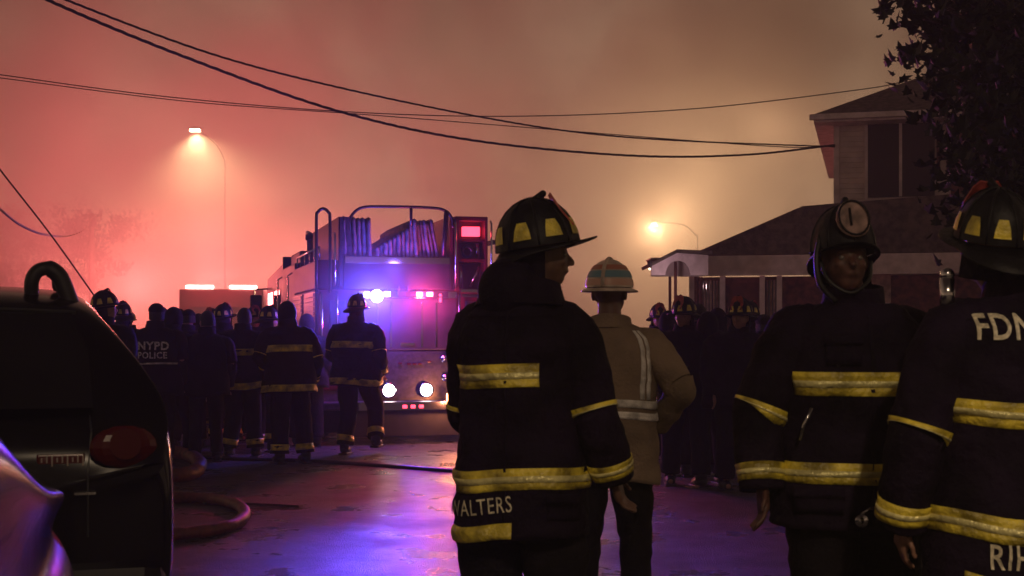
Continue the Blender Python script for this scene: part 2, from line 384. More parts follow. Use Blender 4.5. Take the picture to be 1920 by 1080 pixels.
def fire_helmet(parent, J, patches=True, shield='shield', k=1.0, hi=True, flap=True, brimk=1.0, backbrim=.07):
    """traditional leather fire helmet: ridged dome, wide brim long at the back, front shield with holder, reflective trapezoids"""
    X, Y, Z = J['hx'], J['hy'], J['hup']
    tilt = Matrix.Rotation(J.get('htilt', 0), 3, X); Y = tilt @ Y; Z = tilt @ Z
    o = J['head'] + Z * .035 - Y * .006
    n = 32 if hi else 20
    b = MB(); dome(b, o, X, Y, Z, .108 * k, .134 * k, .158 * k, n, 9 if hi else 6, .03)
    for a in range(8):
        t = a * math.pi / 4
        b.tube([o + X * (.110 * k * math.cos(t) * math.cos(p)) + Y * (.136 * k * math.sin(t) * math.cos(p)) + Z * (.160 * k * math.sin(p)) for p in [i * math.pi / 2 / 7 for i in range(8)]], .0045, 5)
    hel = b.build('helmet', M['helmet'], parent, True)
    b = MB(); rows = []
    for r_ in (0, .5, 1):
        row = []
        for j in range(n + 1):
            a = 2 * math.pi * j / n; back = max(0, -math.sin(a)) ** 1.5; front = max(0, math.sin(a)) ** 1.5
            w = (.024 + back * backbrim + front * .052) * brimk
            rx, ry = .102 * k + w * r_, .128 * k + w * r_
            dz = -.004 - r_ * (.010 + back * .050 + .006 * abs(math.cos(a))) + front * r_ * .022
            row.append(o + X * rx * math.cos(a) + Y * ry * math.sin(a) + Z * dz)
        rows.append(row)
    b.grid(rows + [[p - Z * .006 for p in r] for r in rows[::-1]] + [rows[0]])
    bmesh.ops.remove_doubles(b.bm, verts=b.bm.verts, dist=.0005)
    b.build('brim', M['helmet'], hel, True)
    b = MB(); c = (o + Y * .092 * k + Z * .105 * k) if shield != 'shield_white' else (o + Y * .126 * k + Z * .085 * k)                                  # leather front shield
    pl = [(-.055, -.07), (.055, -.07), (.062, .0), (.05, .055), (.03, .075), (0, .068), (-.03, .075), (-.05, .055), (-.062, .0)]
    if shield == 'shield_white': pl = [(.058 * math.cos(t), .072 * math.sin(t)) for t in [i * math.pi / 9 for i in range(18)]]
    lean = (Z * .86 - Y * .50).normalized() if shield != 'shield_white' else (Z * .96 - Y * .28).normalized()
    fw = X.cross(lean) * -1
    A = [b.bm.verts.new(c + X * x + lean * z + fw * (.012 - 3.5 * x * x)) for x, z in pl]
    B = [b.bm.verts.new(v.co - fw * .006) for v in A]
    b.bm.faces.new(A); b.bm.faces.new(B[::-1])
    for i in range(len(A)): b.bm.faces.new((A[i], A[(i + 1) % len(A)], B[(i + 1) % len(A)], B[i]))
    fs = b.build('front_shield', M[shield], hel)
    if shield == 'shield_white':
        b = MB(); b.tube([c + X * .052 * math.cos(t) + lean * .066 * math.sin(t) + fw * .014 for t in [2 * math.pi * i / 20 for i in range(20)]], .004, 6, True); b.build('rim', M['helmet'], fs, True)
        b = MB(); b.tube([c + X * .012 + lean * .035 + fw * .016, c + X * .012 - lean * .03 + fw * .016], .004, 6); b.build('mark', M['helmet'], fs, True)
        b = MB(); b.tube(crs([J['head'] + J['hx'] * .088 - J['hup'] * .0 + J['hy'] * .02, J['head'] + J['hx'] * .070 - J['hup'] * .07 + J['hy'] * .05, J['head'] - J['hup'] * .116 + J['hy'] * .070, J['head'] - J['hx'] * .070 - J['hup'] * .07 + J['hy'] * .05, J['head'] - J['hx'] * .088 + J['hy'] * .02], 4), .007, 6); b.build('chin_strap', M['black'], hel, True)
    b = MB(); b.cap(o + Y * .0 + Z * .145 * k, o + Y * .048 + Z * .168 * k, .014, .013, 8)
    b.build('shield_holder', M['helmet'], hel, True)
    if patches:
        for a in range(8):
            t = math.pi / 8 + a * math.pi / 4
            b = MB(); rows = []
            for ph, hw in ((.14, .22), (.33, .19), (.50, .13)):
                rows.append([o + X * (.1135 * k * math.cos(t + q * hw) * math.cos(ph)) + Y * (.1395 * k * math.sin(t + q * hw) * math.cos(ph)) + Z * (.1635 * k * math.sin(ph)) for q in (-1, -.33, .33, 1)])
            b.grid(rows); b.build('reflective_patch', M['yellow'], hel, True)
    if flap:                                                                     # ear and neck flap
        b = MB(); rows = []
        for z, r_ in ((-.01, .98), (-.06, .98), (-.115, 1.02)):
            rows.append([J['head'] + J['hx'] * (.092 * r_) * math.cos(t) + J['hy'] * (.112 * r_) * math.sin(t) + J['hup'] * (z + .03) for t in [R(175) + R(190) * i / 14 for i in range(15)]])
        b.grid(rows); b.build('ear_flap', M['coat2'], hel, True)
    return hel
def hard_hat(parent, J, m, band=None):
    X, Y, Z = J['hx'], J['hy'], J['hup']; o = J['head'] + Z * .03
    b = MB(); dome(b, o, X, Y, Z, .112, .135, .135, 32, 9)
    b.tube([o + Y * (.137 * math.cos(p)) + Z * (.138 * math.sin(p)) for p in [math.pi * i / 14 for i in range(15)]], .010, 6)
    hel = b.build('helmet', m, parent, True)
    b = MB(); rows = []
    for r_ in (0, 1):
        rows.append([o + X * (.110 + .024 * r_) * math.cos(t) + Y * (.133 + (.024 + .03 * max(0, math.sin(t))) * r_) * math.sin(t) - Z * (.004 + .012 * r_) for t in [2 * math.pi * i / 32 for i in range(33)]])
    b.grid(rows + [[p - Z * .006 for p in r] for r in rows[::-1]] + [rows[0]]); b.build('brim', m, hel, True)
    for ph0, ph1, mm in ((.34, .60, band), (.66, .88, 'orange_band'), (.06, .28, 'peach_band')):
        if mm:
            b = MB(); b.grid([[o + X * (.1145 * math.cos(t) * math.cos(p)) + Y * (.1375 * math.sin(t) * math.cos(p)) + Z * (.1375 * math.sin(p)) for t in [2 * math.pi * i / 32 for i in range(33)]] for p in (ph0, (ph0 + ph1) / 2, ph1)])
            b.build('helmet_stripe', M[mm], hel, True)
    return hel
def cap_hat(parent, J):
    X, Y, Z = J['hx'], J['hy'], J['hup']; o = J['head'] + Z * .045 - Y * .01
    b = MB(); dome(b, o, X, Y, Z, .092, .110, .092, 20, 6)
    b.grid([[o + X * .085 * math.cos(t) + Y * (.105 * math.sin(t) + q * .07 * math.sin(t)) - Z * (.004 + .012 * q) for t in [R(20) + R(140) * i / 10 for i in range(11)]] for q in (0, 1)])
    return b.build('cap', M['coat2'], parent, True)
def hair(parent, J):
    X, Y, Z = J['hx'], J['hy'], J['hup']; o = J['head'] + Z * .012 - Y * .016
    b = MB(); dome(b, o, X, Y, Z, .086, .101, .118, 20, 7)
    b.grid([[o + X * .086 * math.cos(t) + Y * .101 * math.sin(t) - Z * z for t in [R(185) + R(170) * i / 12 for i in range(13)]] for z in (0, .03, .06)])
    return b.build('hair', M['hair'], parent, True)
def person(loc, face, label, H=1.80, head=0, pitch=0, roll=0, tilt=0, lean=0, arms=None, legs=None, gear='fire', coatm='coat', hat='fire', shield='shield',
           hem=.80, skin='skin', voxel=.013, wide=1.0, stripes=True, hi=False, group=None, cat='person', name='person', chest_stripe=True, collar=.10, collar_w=1.0, slr=1.0, seed=None, headshift=(0, 0), hatk=1.0, brimk=1.0, backbrim=.07, patches=True, chest_h=(1.232, 1.306), low=.015, low_arc=None, chest_arc=None):
    """face: heading in degrees, 0 = looking along the street away from the camera (+y), 90 = to the picture's left, -90 = right"""
    V = Vector; k = H / 1.8; seed = random.random() * 50 if seed is None else seed
    root = empty(name, loc, R(face), label=label, cat=cat, group=group)
    J = {}
    J['pelvis'] = V((0, 0, .98)) * k; J['waist'] = V((0, lean * .3, 1.12)) * k; J['chest'] = V((0, .01 + lean * .7, 1.34)) * k; J['neck'] = V((0, -.005 + lean, 1.50)) * k
    J['head'] = V((headshift[0], .035 + lean * 1.1 + headshift[1], 1.675)) * k
    hr = Matrix.Rotation(R(head), 3, 'Z') @ Matrix.Rotation(R(roll), 3, 'Y') @ Matrix.Rotation(R(pitch), 3, 'X')
    J['hx'], J['hy'], J['hup'] = hr @ V((1, 0, 0)), hr @ V((0, 1, 0)), hr @ V((0, 0, 1)); J['htilt'] = R(tilt)
    J['sh'] = [V((s * .195 * wide, lean, 1.435)) * k for s in (-1, 1)]
    a = arms or {}
    J['el'] = [V(a.get('el', ((-.285, -.03, 1.15), (.285, -.03, 1.15)))[i]) * k for i in (0, 1)]
    J['wr'] = [V(a.get('wr', ((-.27, .10, .93), (.27, .10, .93)))[i]) * k for i in (0, 1)]
    l = legs or {}
    J['hip'] = [V((s * .095, 0, .93)) * k for s in (-1, 1)]
    J['kn'] = [V(l.get('kn', ((-.12, .03, .50), (.12, .03, .50)))[i]) * k for i in (0, 1)]
    J['an'] = [V(l.get('an', ((-.13, 0, .09), (.13, 0, .09)))[i]) * k for i in (0, 1)]
    J['ft'] = V((0, 1, 0))
    link('body', body_mesh(J, H, M[skin], voxel), None, root)
    na, q = (44, 40) if hi else (24, 18)
    w = wide * k
    # coat
    z = [hem, hem + .12, .95, 1.10, 1.25, 1.38, 1.455, 1.505, 1.535]
    z[2] = max(z[2], hem + .2)
    bulk = 1.0 if gear == 'fire' else .9
    rx = [r_ * bulk * w for r_ in (.262, .258, .248, .238, .242, .245, .222, .165, .105)]
    ry = [r_ * bulk * k for r_ in (.190, .188, .180, .168, .170, .166, .146, .120, .095)]
    cy = [0, 0, 0, lean * .25, lean * .6, lean * .85, lean, lean, lean]
    cs = Surf([V((0, cy[i], z[i] * k)) for i in range(9)], rx, ry, seed=seed, wr=.019 if gear == 'fire' else .012, pw=2.35, sag=.014)
    coat = link('coat', cs.mesh(nt_=q, na=na), M[coatm], root)
    # collar turned up round the neck
    nk = J['neck'] + V((0, .0, .0))
    if collar:
        cc = Surf([nk + V((0, 0, .0)), nk * .5 + (nk + V((0, .008, collar))) * .5, nk + V((0, .012, collar))], [.118 * k * collar_w, .104 * k * collar_w, .098 * k * collar_w], [.108 * k * collar_w, .100 * k * collar_w, .100 * k * collar_w], seed=seed + 3, wr=.006)
        link('collar', cc.mesh(nt_=6, na=na, th=.012), M[coatm], coat)
    out = {'root': root, 'coat': coat, 'cs': cs, 'J': J, 'k': k, 'sl': []}
    for i, s in enumerate((-1, 1)):
        sh = J['sh'][i] + V((-s * .02, 0, -.01)); el, wr = J['el'][i], J['wr'][i]
        rr_ = slr
        c = [sh + V((-s * .10, 0, .015)), sh + V((s * .0, 0, .0)), sh * .55 + el * .45 + V((s * .012, 0, .0)), el * .86 + sh * .1 + wr * .04, el, el * .5 + wr * .5, wr + (wr - el).normalized() * .015]
        rr = [.070, .102, .098, .086, .082, .080, .072] if gear == 'fire' else [.065, .090, .080, .072, .067, .061, .052]
        rr = [r_ * slr for r_ in rr]
        sd = V((0, 1, 0)) if abs((wr - el).normalized().y) < .9 else V((1, 0, 0))
        ss = Surf(c, [r_ * k for r_ in rr], [r_ * k for r_ in rr], side=V((1, .15, 0)) if abs((wr - el).normalized().x) < .8 else V((0, 1, .2)), seed=seed + 9 * s, wr=.011, wf=12)
        sl = link('sleeve', ss.mesh(nt_=q, na=na // 2 + 4), M[coatm], coat); out['sl'].append((sl, ss))
        if gear == 'fire' and stripes:
            for t0, t1 in ((.47, .53), (.89, .955)):
                link('reflective_stripe', ss.mesh(t0, t1, nt_=4, na=na // 2 + 4, off=.004, th=.004), M['yellow'], sl)
                if hi: link('reflective_stripe', ss.mesh(t0 + .024, t1 - .024, nt_=2, na=na // 2 + 4, off=.0062, th=.003), M['silver'], sl)
    if gear == 'fire' and stripes:
        # height (z) -> t on the torso surface
        def tz(h):
            for i in range(8):
                if z[i] <= h <= z[i + 1]: return (i + (h - z[i]) / (z[i + 1] - z[i])) / 8
            return 0
        out['tz'] = tz
        for h0, h1, on, arc in ((hem + low, hem + low + .072, True, low_arc), (chest_h[0], chest_h[1], chest_stripe, chest_arc)):
            if on:
                a0, a1 = (R(arc[0]), R(arc[1])) if arc else (0, 2 * math.pi)
                st = link('reflective_stripe', cs.mesh(tz(h0), tz(h1), a0, a1, nt_=4, na=na, off=.005, th=.005), M['yellow'], coat)
                d = (h1 - h0) * .36
                if hi: link('silver_stripe', cs.mesh(tz(h0 + d), tz(h1 - d), a0, a1, nt_=2, na=na, off=.0075, th=.003), M['silver'], st)
    # trousers
    for i, s in enumerate((-1, 1)):
        hp, kn, an = J['hip'][i], J['kn'][i], J['an'][i]
        ts = Surf([hp + V((0, 0, .05)), hp * .5 + kn * .5, kn, kn * .5 + an * .5, an + V((0, 0, .03))], [r_ * k for r_ in ((.125, .115, .098, .092, .098) if gear == 'fire' else (.11, .095, .075, .068, .07))],
                  [r_ * k for r_ in ((.13, .115, .10, .095, .10) if gear == 'fire' else (.11, .095, .08, .07, .07))], seed=seed + 20 + s, wr=.012, wf=11)
        tr = link('trouser_leg', ts.mesh(nt_=q // 2 + 3, na=na // 2 + 4), M['trouser'], root)
        if gear == 'fire' and stripes: link('reflective_stripe', ts.mesh(.84, .93, nt_=3, na=na // 2 + 4, off=.004, th=.004), M['yellow'], tr)
        bt = MB(); bt.cap(an + V((0, -.02, -.03)), an + V((0, .12, -.045)), .052, .045, 12); bt.cap(an + V((0, 0, .1)), an + V((0, -.01, -.02)), .06, .058, 12)
        bt.box(an + V((0, .05, -.08)), (.105, .27, .022), None, .006)
        bo = bt.build('boot', M['boot'], root, True); 
    # neck ring + headwear
    if hat == 'fire': out['hat'] = fire_helmet(root, J, shield=shield, hi=hi, k=hatk, patches=patches, brimk=brimk, backbrim=backbrim)
    elif hat == 'hard': out['hat'] = hard_hat(root, J, M['helmet_white'], 'helmet_band')
    elif hat == 'cap': hair(root, J); cap_hat(root, J)
    elif hat == 'hood':
        b = MB(); b.sph(J['head'] + V((0, -.015, .0)), 1, (.105, .12, .145), None, 20, 12); b.build('hood', M['coat2'], root, True)
    else: hair(root, J)
    if hat != 'hood':
        for s in (-1, 1):
            if hi:
                b = MB(); b.sph(J['head'] + J['hx'] * s * .030 + J['hy'] * .078 + J['hup'] * .004, .012); b.build('eye', M['eye'], root, True)
    return out
def lettering(P, txt, x, h, size, m='letter', bold=.0, rz=0, name='lettering', parent=None, sx=1, back=True):
    """letters laid on the coat: x to the reader's right from the middle of the back, h the height of the base line"""
    me = text_mesh(txt, size, bold=bold, sx=sx)
    coat = P['coat'].data; bvh = BVHTree.FromPolygons([v.co for v in coat.vertices], [p.vertices[:] for p in coat.polygons])
    bm = bmesh.new(); bm.from_mesh(me); bmesh.ops.triangulate(bm, faces=bm.faces)
    bmesh.ops.subdivide_edges(bm, edges=[e for e in bm.edges if e.calc_length() > size * .12], cuts=3)
    c, s_ = math.cos(rz), math.sin(rz)
    dy = 1 if back else -1
    for v in bm.verts:
        X, Y = v.co.x, v.co.y
        px, pz = x + (X * c - Y * s_), h + (X * s_ + Y * c)
        loc, n, i, d = bvh.ray_cast(Vector((px if back else -px, -1 * dy, pz)), Vector((0, dy, 0)))
        if loc is None: loc = Vector((px, 0, pz)); n = Vector((0, -dy, 0))
        v.co = Vector((loc.x, loc.y, loc.z)) + Vector((0, -dy, 0)) * .010
    me2 = bpy.data.meshes.new(name); bm.to_mesh(me2); bm.free()
    return link(name, me2, M[m], parent or P['coat'])
# ------------------------------------------------------------------ fire truck seen from behind
def fire_truck():
    T = empty('fire_truck', Vector(((763 - 960) / F * 18, 18, 0)), YAW,
              label='red fire truck seen from behind with folded hoses and lit blue and red flashers', cat='fire truck')
    w = 1.2
    b = MB()
    b.bx(-w, w, .02, 3.2, .50, 2.06, .03)
    b.bx(-w, -.92, .1, 3.2, 2.06, 2.45, .02)
    b.bx(-w, w, 3.0, 5.0, .55, 2.55, .03)                 # pump section
    b.bx(-1.12, 1.12, 3.05, 4.4, 2.5, 2.74, .03)
    b.build('body', M['red_paint'], T)
    b = MB(); b.bx(-w, w, -.42, .02, .46, .56, .015); b.build('tailboard', M['steel'], T)
    b = MB(); b.bx(-w - .004, w + .004, .0, 3.2, .50, .70); b.bx(-.62, .62, -.015, .012, .60, 1.22); b.build('tread_plate', M['steel'], T)
    # cab
    cb = MB(); cb.prism([(5.05, .55), (8.5, .55), (8.55, 1.3), (8.4, 2.1), (8.1, 2.48), (5.05, 2.62)], 'x', -w, w)
    cab = cb.build('cab', M['red_paint'], T)
    b = MB(); b.bx(-w, w, 5.0, 5.07, 2.0, 2.75, .02); b.build('cab_top_rack', M['dark_metal'], T)
    for y0, y1 in ((5.4, 6.5), (6.8, 7.9)):
        for s in (-1, 1):
            b = MB(); b.bx(s * w, s * (w + .012), y0, y1, 1.5, 2.2); b.build('window', M['glass'], cab)
            b = MB(); b.bx(s * w, s * (w + .02), y0 - .05, y1 + .05, .7, 1.42, .01); d = b.build('door', M['red_paint'], cab)
            b = MB(); b.bx(s * (w + .02), s * (w + .06), y1 - .1, y1 - .06, 1.1, 1.38); b.build('handle', M['chrome'], cab)
    b = MB(); b.prism([(8.52, 1.32), (8.58, 1.34), (8.44, 2.1), (8.36, 2.1)], 'x', -1.1, 1.1); b.build('windscreen', M['glass'], cab)
    b = MB(); b.bx(-w - .05, w + .05, 8.5, 8.9, .45, .85, .04); b.build('front_bumper', M['chrome'], cab)
    for s in (-1, 1):
        b = MB(); b.bx(s * (w + .12), s * (w + .34), 7.95, 8.05, 1.62, 2.18, .03); mr = b.build('mirror', M['black'], T)
        b = MB(); b.tube([(s * w, 8.1, 2.3), (s * (w + .25), 8.1, 2.28), (s * (w + .25), 8.05, 2.15)], .018, 6); b.tube([(s * w, 8.1, 1.45), (s * (w + .23), 8.1, 1.5), (s * (w + .23), 8.05, 1.62)], .018, 6); b.build('mirror_arm', M['chrome'], mr)
        b = MB(); b.sph((s * (w + .23), 8.0, 1.38), .13, (1, .6, 1)); b.build('convex_mirror', M['black'], mr, True)
    b = MB(); b.bx(-.75, .75, 7.3, 7.6, 2.56, 2.74, .03); b.build('roof_light_bar', M['tail_red'], cab)
    # deck gun on the pump section
    b = MB(); b.cyl((-.9, 3.5, 2.7), (-.9, 3.5, 2.95), .06); b.cyl((-.9, 3.3, 2.98), (-.9, 3.9, 3.08), .05, .035); b.cyl((-.98, 3.5, 2.98), (-.82, 3.5, 2.98), .05)
    b.build('deck_gun', M['steel'], T, True)
    # ladder carried on the right side
    for s_ in (2.3, 2.7):
        b = MB(); b.bx(1.24, 1.28, .2, 5.0, s_, s_ + .06); b.build('ladder_beam', M['steel'], T)
    # wheels
    for y in (1.7, 7.3):
        for s in (-1, 1):
            b = MB(); b.cyl((s * .86, y, .50), (s * 1.16, y, .50), .50, n=28); wh = b.build('wheel', M['black'], T, True)
            b = MB(); b.cyl((s * 1.16, y, .50), (s * 1.19, y, .50), .27, .2, 20); b.build('rim', M['chrome'], wh)
    for s in (-1, 1):
        b = MB(); b.bx(s * .62, s * 1.15, .55, .575, .10, .52); b.build('mudflap', M['black'], T)
    b = MB(); b.bx(-.8, .8, .6, 8.2, .35, .60); b.cyl((-.8, 1.7, .5), (.8, 1.7, .5), .1); b.build('chassis', M['black'], T)
    # left and right compartments with roll-up slats
    slat = MB(); slat.box((0, 0, 0), (.016, 1.22, .052), None, .005); sm = slat.mesh('slat', M['steel'])
    for s in (-1, 1):
        for y0 in (.12, 1.72):
            b = MB(); b.bx(s * (w - .01), s * (w + .022), y0 - .02, y0 + 1.36, .74, 2.02); b.bx(s * w, s * (w + .028), y0 - .02, y0 + .02, .74, 2.02)
            f = b.build('roller_door', M['dark_metal'], T)
            for i in range(20):
                o = link('slat', sm, None, f); o.location = (s * (w + .030), y0 + .67, .80 + i * .062)
            b = MB(); b.bx(s * (w + .035), s * (w + .06), y0 + .3, y0 + 1.0, .80, .84); b.build('handle', M['chrome'], f)
    # rear face: panels, doors, grab rails
    b = MB(); b.bx(-w - .005, -.70, -.03, .02, .72, 2.04, .01); f = b.build('rear_door', M['red_paint'], T)
    b = MB(); b.bx(-1.05, -.83, -.045, -.028, 1.2, 1.9, .008); b.build('panel', M['tread'] if 'tread' in M else M['steel'], f)
    b = MB(); b.bx(.72, w + .005, -.03, .02, .72, 2.04, .01); f2 = b.build('rear_door', M['red_paint'], T)
    b = MB(); b.bx(.80, 1.12, -.045, -.028, 1.0, 1.9, .008); b.build('panel', M['steel'], f2)
    b = MB(); b.bx(-.66, .68, -.025, .02, 1.24, 1.92, .01); b.build('rear_panel', M['panel_grey'], T)
    b = MB(); b.bx(-.66, .68, -.028, .02, 1.94, 2.03); b.build('trim_strip', M['chrome'], T)
    for x0, z0, z1 in ((-.72, .75, 2.0), (.70, .75, 2.0), (1.14, .8, 2.0), (-1.16, .8, 2.0)):
        b = MB(); b.tube([(x0, -.03, z0), (x0, -.11, z0 + .03), (x0, -.11, z1 - .03), (x0, -.03, z1)], .018, 8); b.build('grab_rail', M['chrome'], T, True)
    # tall loop rail on the left rear corner
    b = MB(); b.tube(crs([(-1.22, -.02, 2.0), (-1.22, -.02, 2.95), (-1.20, -.02, 3.07), (-1.13, -.02, 3.12), (-1.06, -.02, 3.07), (-1.04, -.02, 2.95), (-1.04, -.02, 2.0)], 4), .021, 8)
    b.build('loop_rail', M['dark_metal'], T, True)
    # hose bed
    b = MB(); b.bx(-.92, -.88, .03, 3.0, 2.06, 3.02); b.build('bed_wall', M['red_paint'], T)
    b = MB(); b.prism([(-.90, 3.02), (-.78, 3.02), (-.70, 2.1), (-.90, 2.1)], 'y', .0, .04); b.build('bed_bracket', M['steel'], T)
    b = MB(); b.bx(.60, .64, .03, 3.0, 2.06, 3.06); b.build('bed_wall', M['red_paint'], T)
    b = MB(); b.bx(-.88, .60, .06, 2.9, 2.06, 2.46); b.build('bed_floor', M['red_paint'], T)
    b = MB(); b.bx(-.86, .60, -.02, .05, 2.06, 2.50, .01); b.build('bed_tailgate', M['dark_metal'], T)
    b = MB(); b.bx(-.84, .58, -.035, -.02, 2.40, 2.49, .005); b.build('trim_strip', M['chrome'], T)
    # folded hose: layers standing on edge, each fold a piece of its own
    random.seed(3)
    def fold(x, z0, z1, lean_):
        b = MB(); ww = .028
        pts = []
        for i in range(9):
            t = i / 8; pts.append((x + lean_ * t + .004 * math.sin(9 * t + x * 40), z0 + (z1 - z0) * t))
        y0 = .0 + random.uniform(-.02, .05)
        ring = []
        for (px, pz) in pts:
            ring.append([(px - ww * .8, y0 + .025, pz), (px - ww, y0 + .04, pz), (px - ww, y0 + 2.4, pz), (px + ww, y0 + 2.4, pz), (px + ww, y0 + .04, pz), (px + ww * .5, y0, pz), (px - ww * .5, y0, pz), (px - ww * .8, y0 + .025, pz)])
        ring.append([(px, y0 + .06 + (q[1] > 1) * 2.2, z1 + .025) for q in ring[-1]])
        b.grid(ring); bmesh.ops.remove_doubles(b.bm, verts=b.bm.verts, dist=.001)
        b.build('folded_hose', M['hose_cloth'], T, True)
    x = -.83
    while x < -.46: fold(x, 2.46, 3.00 + .02 * math.sin(x * 50), -.02); x += .066
    x = -.40
    tops = lambda x: 2.60 + (x + .42) * .62 if x < .05 else 2.98 + .02 * math.sin(x * 60)
    while x < .44: fold(x, 2.46, min(tops(x), 3.02), -.10 * (x > .05) * (x / .44)); x += .060
    # overhead rail across the bed
    b = MB(); b.tube(crs([(-.80, .02, 2.9), (-.74, .02, 3.05), (-.60, .02, 3.15), (-.3, .02, 3.17), (.30, .02, 3.17), (.52, .02, 3.14), (.62, .02, 3.04), (.64, .02, 2.9)], 4), .020, 8)
    b.tube([(0.06, .02, 3.17), (.06, .02, 2.92)], .022, 6); b.tube([(.55, .02, 3.13), (.50, .02, 2.45)], .036, 6); b.build('overhead_rail', M['dark_metal'], T, True)
    # right-hand tall locker
    b = MB(); b.bx(.66, .72, -.02, 2.6, 2.05, 3.06, .01); b.bx(1.08, 1.12, -.02, 2.6, 2.05, 3.06, .01); b.bx(.66, 1.12, -.02, 2.6, 3.0, 3.06, .01); b.bx(.68, 1.1, .28, .32, 2.05, 3.02); b.bx(.72, 1.08, -.015, .3, 2.44, 2.48); b.bx(.72, 1.08, -.015, .3, 2.72, 2.75)
    lk = b.build('locker', M['red_paint'], T)
    b = MB(); b.bx(.80, 1.04, .1, .2, 2.80, 2.93, .01); b.build('red_glow_box', M['em_red_dim'], lk)  # red reflection in the locker, built as a glowing box
    lamp('locker_glow', 'POINT', (.92, -.02, 2.86), (1, .05, .08), 2.0, T, .05)  # added lamp that spreads the locker's red reflection
    b = MB(); b.tube(crs([(.85 + .07 * math.cos(t), .06, 2.58 + .07 * math.sin(t)) for t in [i * .7 for i in range(10)]], 2), .022, 6); b.build('coiled_hose', M['black'], lk, True)
    b = MB(); b.cyl((1.0, .1, 2.5), (1.0, .1, 2.70), .03); b.cyl((.76, .1, 2.08), (.76, .1, 2.40), .035); b.cyl((.9, .1, 2.1), (1.02, .08, 2.38), .02); b.build('tool', M['chrome'], lk, True)
    b = MB(); b.bx(.72, 1.2, -.12, .0, 2.02, 2.06); b.tube([(.74, -.1, 1.98), (.95, -.1, 1.97), (1.15, -.1, 1.99)], .025, 6); b.build('step', M['chrome'], T)
    for xx, z0, z1 in ((-.98, 2.1, 2.8), (-.95, 1.2, 2.02), (.66, 2.08, 3.0), (1.16, 2.1, 3.0)):
        b = MB(); b.tube([(xx, -.02, z0), (xx, -.07, z0 + .04), (xx, -.07, z1 - .04), (xx, -.02, z1)], .014, 6); b.build('grab_rail', M['chrome'], T, True)
    for xx, zz in ((-.48, 1.12), (.50, 1.12), (-.48, .84), (.52, .86)):
        b = MB(); b.cyl((xx, -.02, zz), (xx, -.075, zz), .055, .05, 14); b.cyl((xx, -.075, zz), (xx, -.10, zz), .03, n=10); b.build('hose_outlet', M['chrome'], T, True)
    for xx in (-.40, -.22, .20, .40):
        b = MB(); b.bx(xx - .012, xx + .012, -.032, -.022, 1.28, 1.88); b.build('hinge', M['chrome'], T)
    b = MB(); b.bx(-.1, .1, -.05, -.02, 1.30, 1.34, .006); b.build('handle', M['chrome'], T)
    for k in range(5):
        b = MB(); b.cyl((-1.24, 3.3 + k * .3, 1.9 - .1 * (k % 2)), (-1.27, 3.3 + k * .3, 1.9 - .1 * (k % 2)), .07, n=14); b.build('gauge', M['chrome'], T, True)
    for k, (yy, zz) in enumerate(((3.4, 1.3), (3.9, 1.2), (4.4, 1.35))):
        b = MB(); b.cyl((-1.2, yy, zz), (-1.36, yy, zz - .05), .08, .07, 14); b.build('hose_outlet', M['chrome'], T, True)
    for yy in (3.15, 4.9):
        b = MB(); b.tube([(-1.22, yy, .8), (-1.29, yy, .85), (-1.29, yy, 2.35), (-1.22, yy, 2.4)], .016, 6); b.build('grab_rail', M['chrome'], T, True)
    b = MB()
    for yy in (.15, .7, 1.3, 1.9, 2.5, 3.0): b.cyl((-1.16, yy, 2.45), (-1.16, yy, 2.62), .012, n=6)
    b.tube([(-1.16, .15, 2.62), (-1.16, 3.0, 2.62)], .014, 6); b.build('side_rail', M['chrome'], T, True)
    # warning light bar below the bed
    b = MB(); b.bx(-.50, .55, -.10, -.03, 1.945, 2.035, .012); lb = b.build('light_bar', M['dark_metal'], T)
    for nm, xx, zz, r_, mm in (('blue_flasher', -.43, 1.96, .085, 'em_blue'),):
        b = MB(); b.sph((xx, -.13, zz), r_, (1, .7, 1)); b.build(nm, M[mm], lb, True)
    for nm, xx, mm in (('pale_flasher', -.29, 'em_white'), ('red_flasher', .15, 'em_red'), ('red_flasher', .29, 'em_red')):
        b = MB(); b.box((xx, -.12, 1.99), (.085, .05, .062), None, .012); b.build(nm, M[mm], lb)
    b = MB(); b.box((-.10, -.13, 1.99), (.12, .06, .07), None, .01); b.cyl((-.12, -.1, 2.03), (-.12, -.1, 2.10), .012); b.cyl((.0, -.1, 2.03), (0, -.1, 2.10), .018); b.build('camera_box', M['steel'], lb)
    for zz in (1.98, 1.93, 1.90):
        b = MB(); b.sph((.44, -.10, zz), .020); b.build('red_marker', M['em_red_dim'], lb, True)
    lamp('blue_light', 'SPOT', (-.43, -.22, 1.96), (.07, .06, 1), BLUE, T, .06, (R(-84), 0, R(-15)), 62, 1)
    lamp('red_light', 'SPOT', (.24, -.18, 1.98), (1, .05, .16), RED, T, .06, (R(-86), 0, R(-13)), 80, 1)
    lamp('blue_light', 'POINT', (-.43, -.5, 1.96), (.07, .06, 1), 190, T, .06)
    lamp('red_light', 'POINT', (.24, -.4, 1.98), (1, .05, .16), 60, T, .06)
    lamp('bed_light', 'POINT', (-.1, -.5, 2.35), (.22, .12, 1), 16, T, .1)
    b = MB(); b.bx(-.78, 1.18, -.30, -.26, .10, .455, .01); b.build('rear_skirt', M['black'], T)
    # lower lamps
    for xx in (-.26, .25):
        b = MB(); b.cyl((xx, -.03, .70), (xx, -.09, .70), .105, .10, 20); hz = b.build('lamp_housing', M['chrome'], T, True)
        b = MB(); b.sph((xx, -.085, .70), .085, (1, .35, 1)); b.build('reversing_light', M['em_white2'], hz, True)
        lamp('reversing_beam', 'SPOT', (xx, -.16, .70), (1, .66, .58), REV, T, .06, (R(68), 0, R(180)), 130, .8)
    b = MB(); b.bx(-.72, .72, -.44, -.42, .455, .56); b.build('bumper_strip', M['chrome'], T)
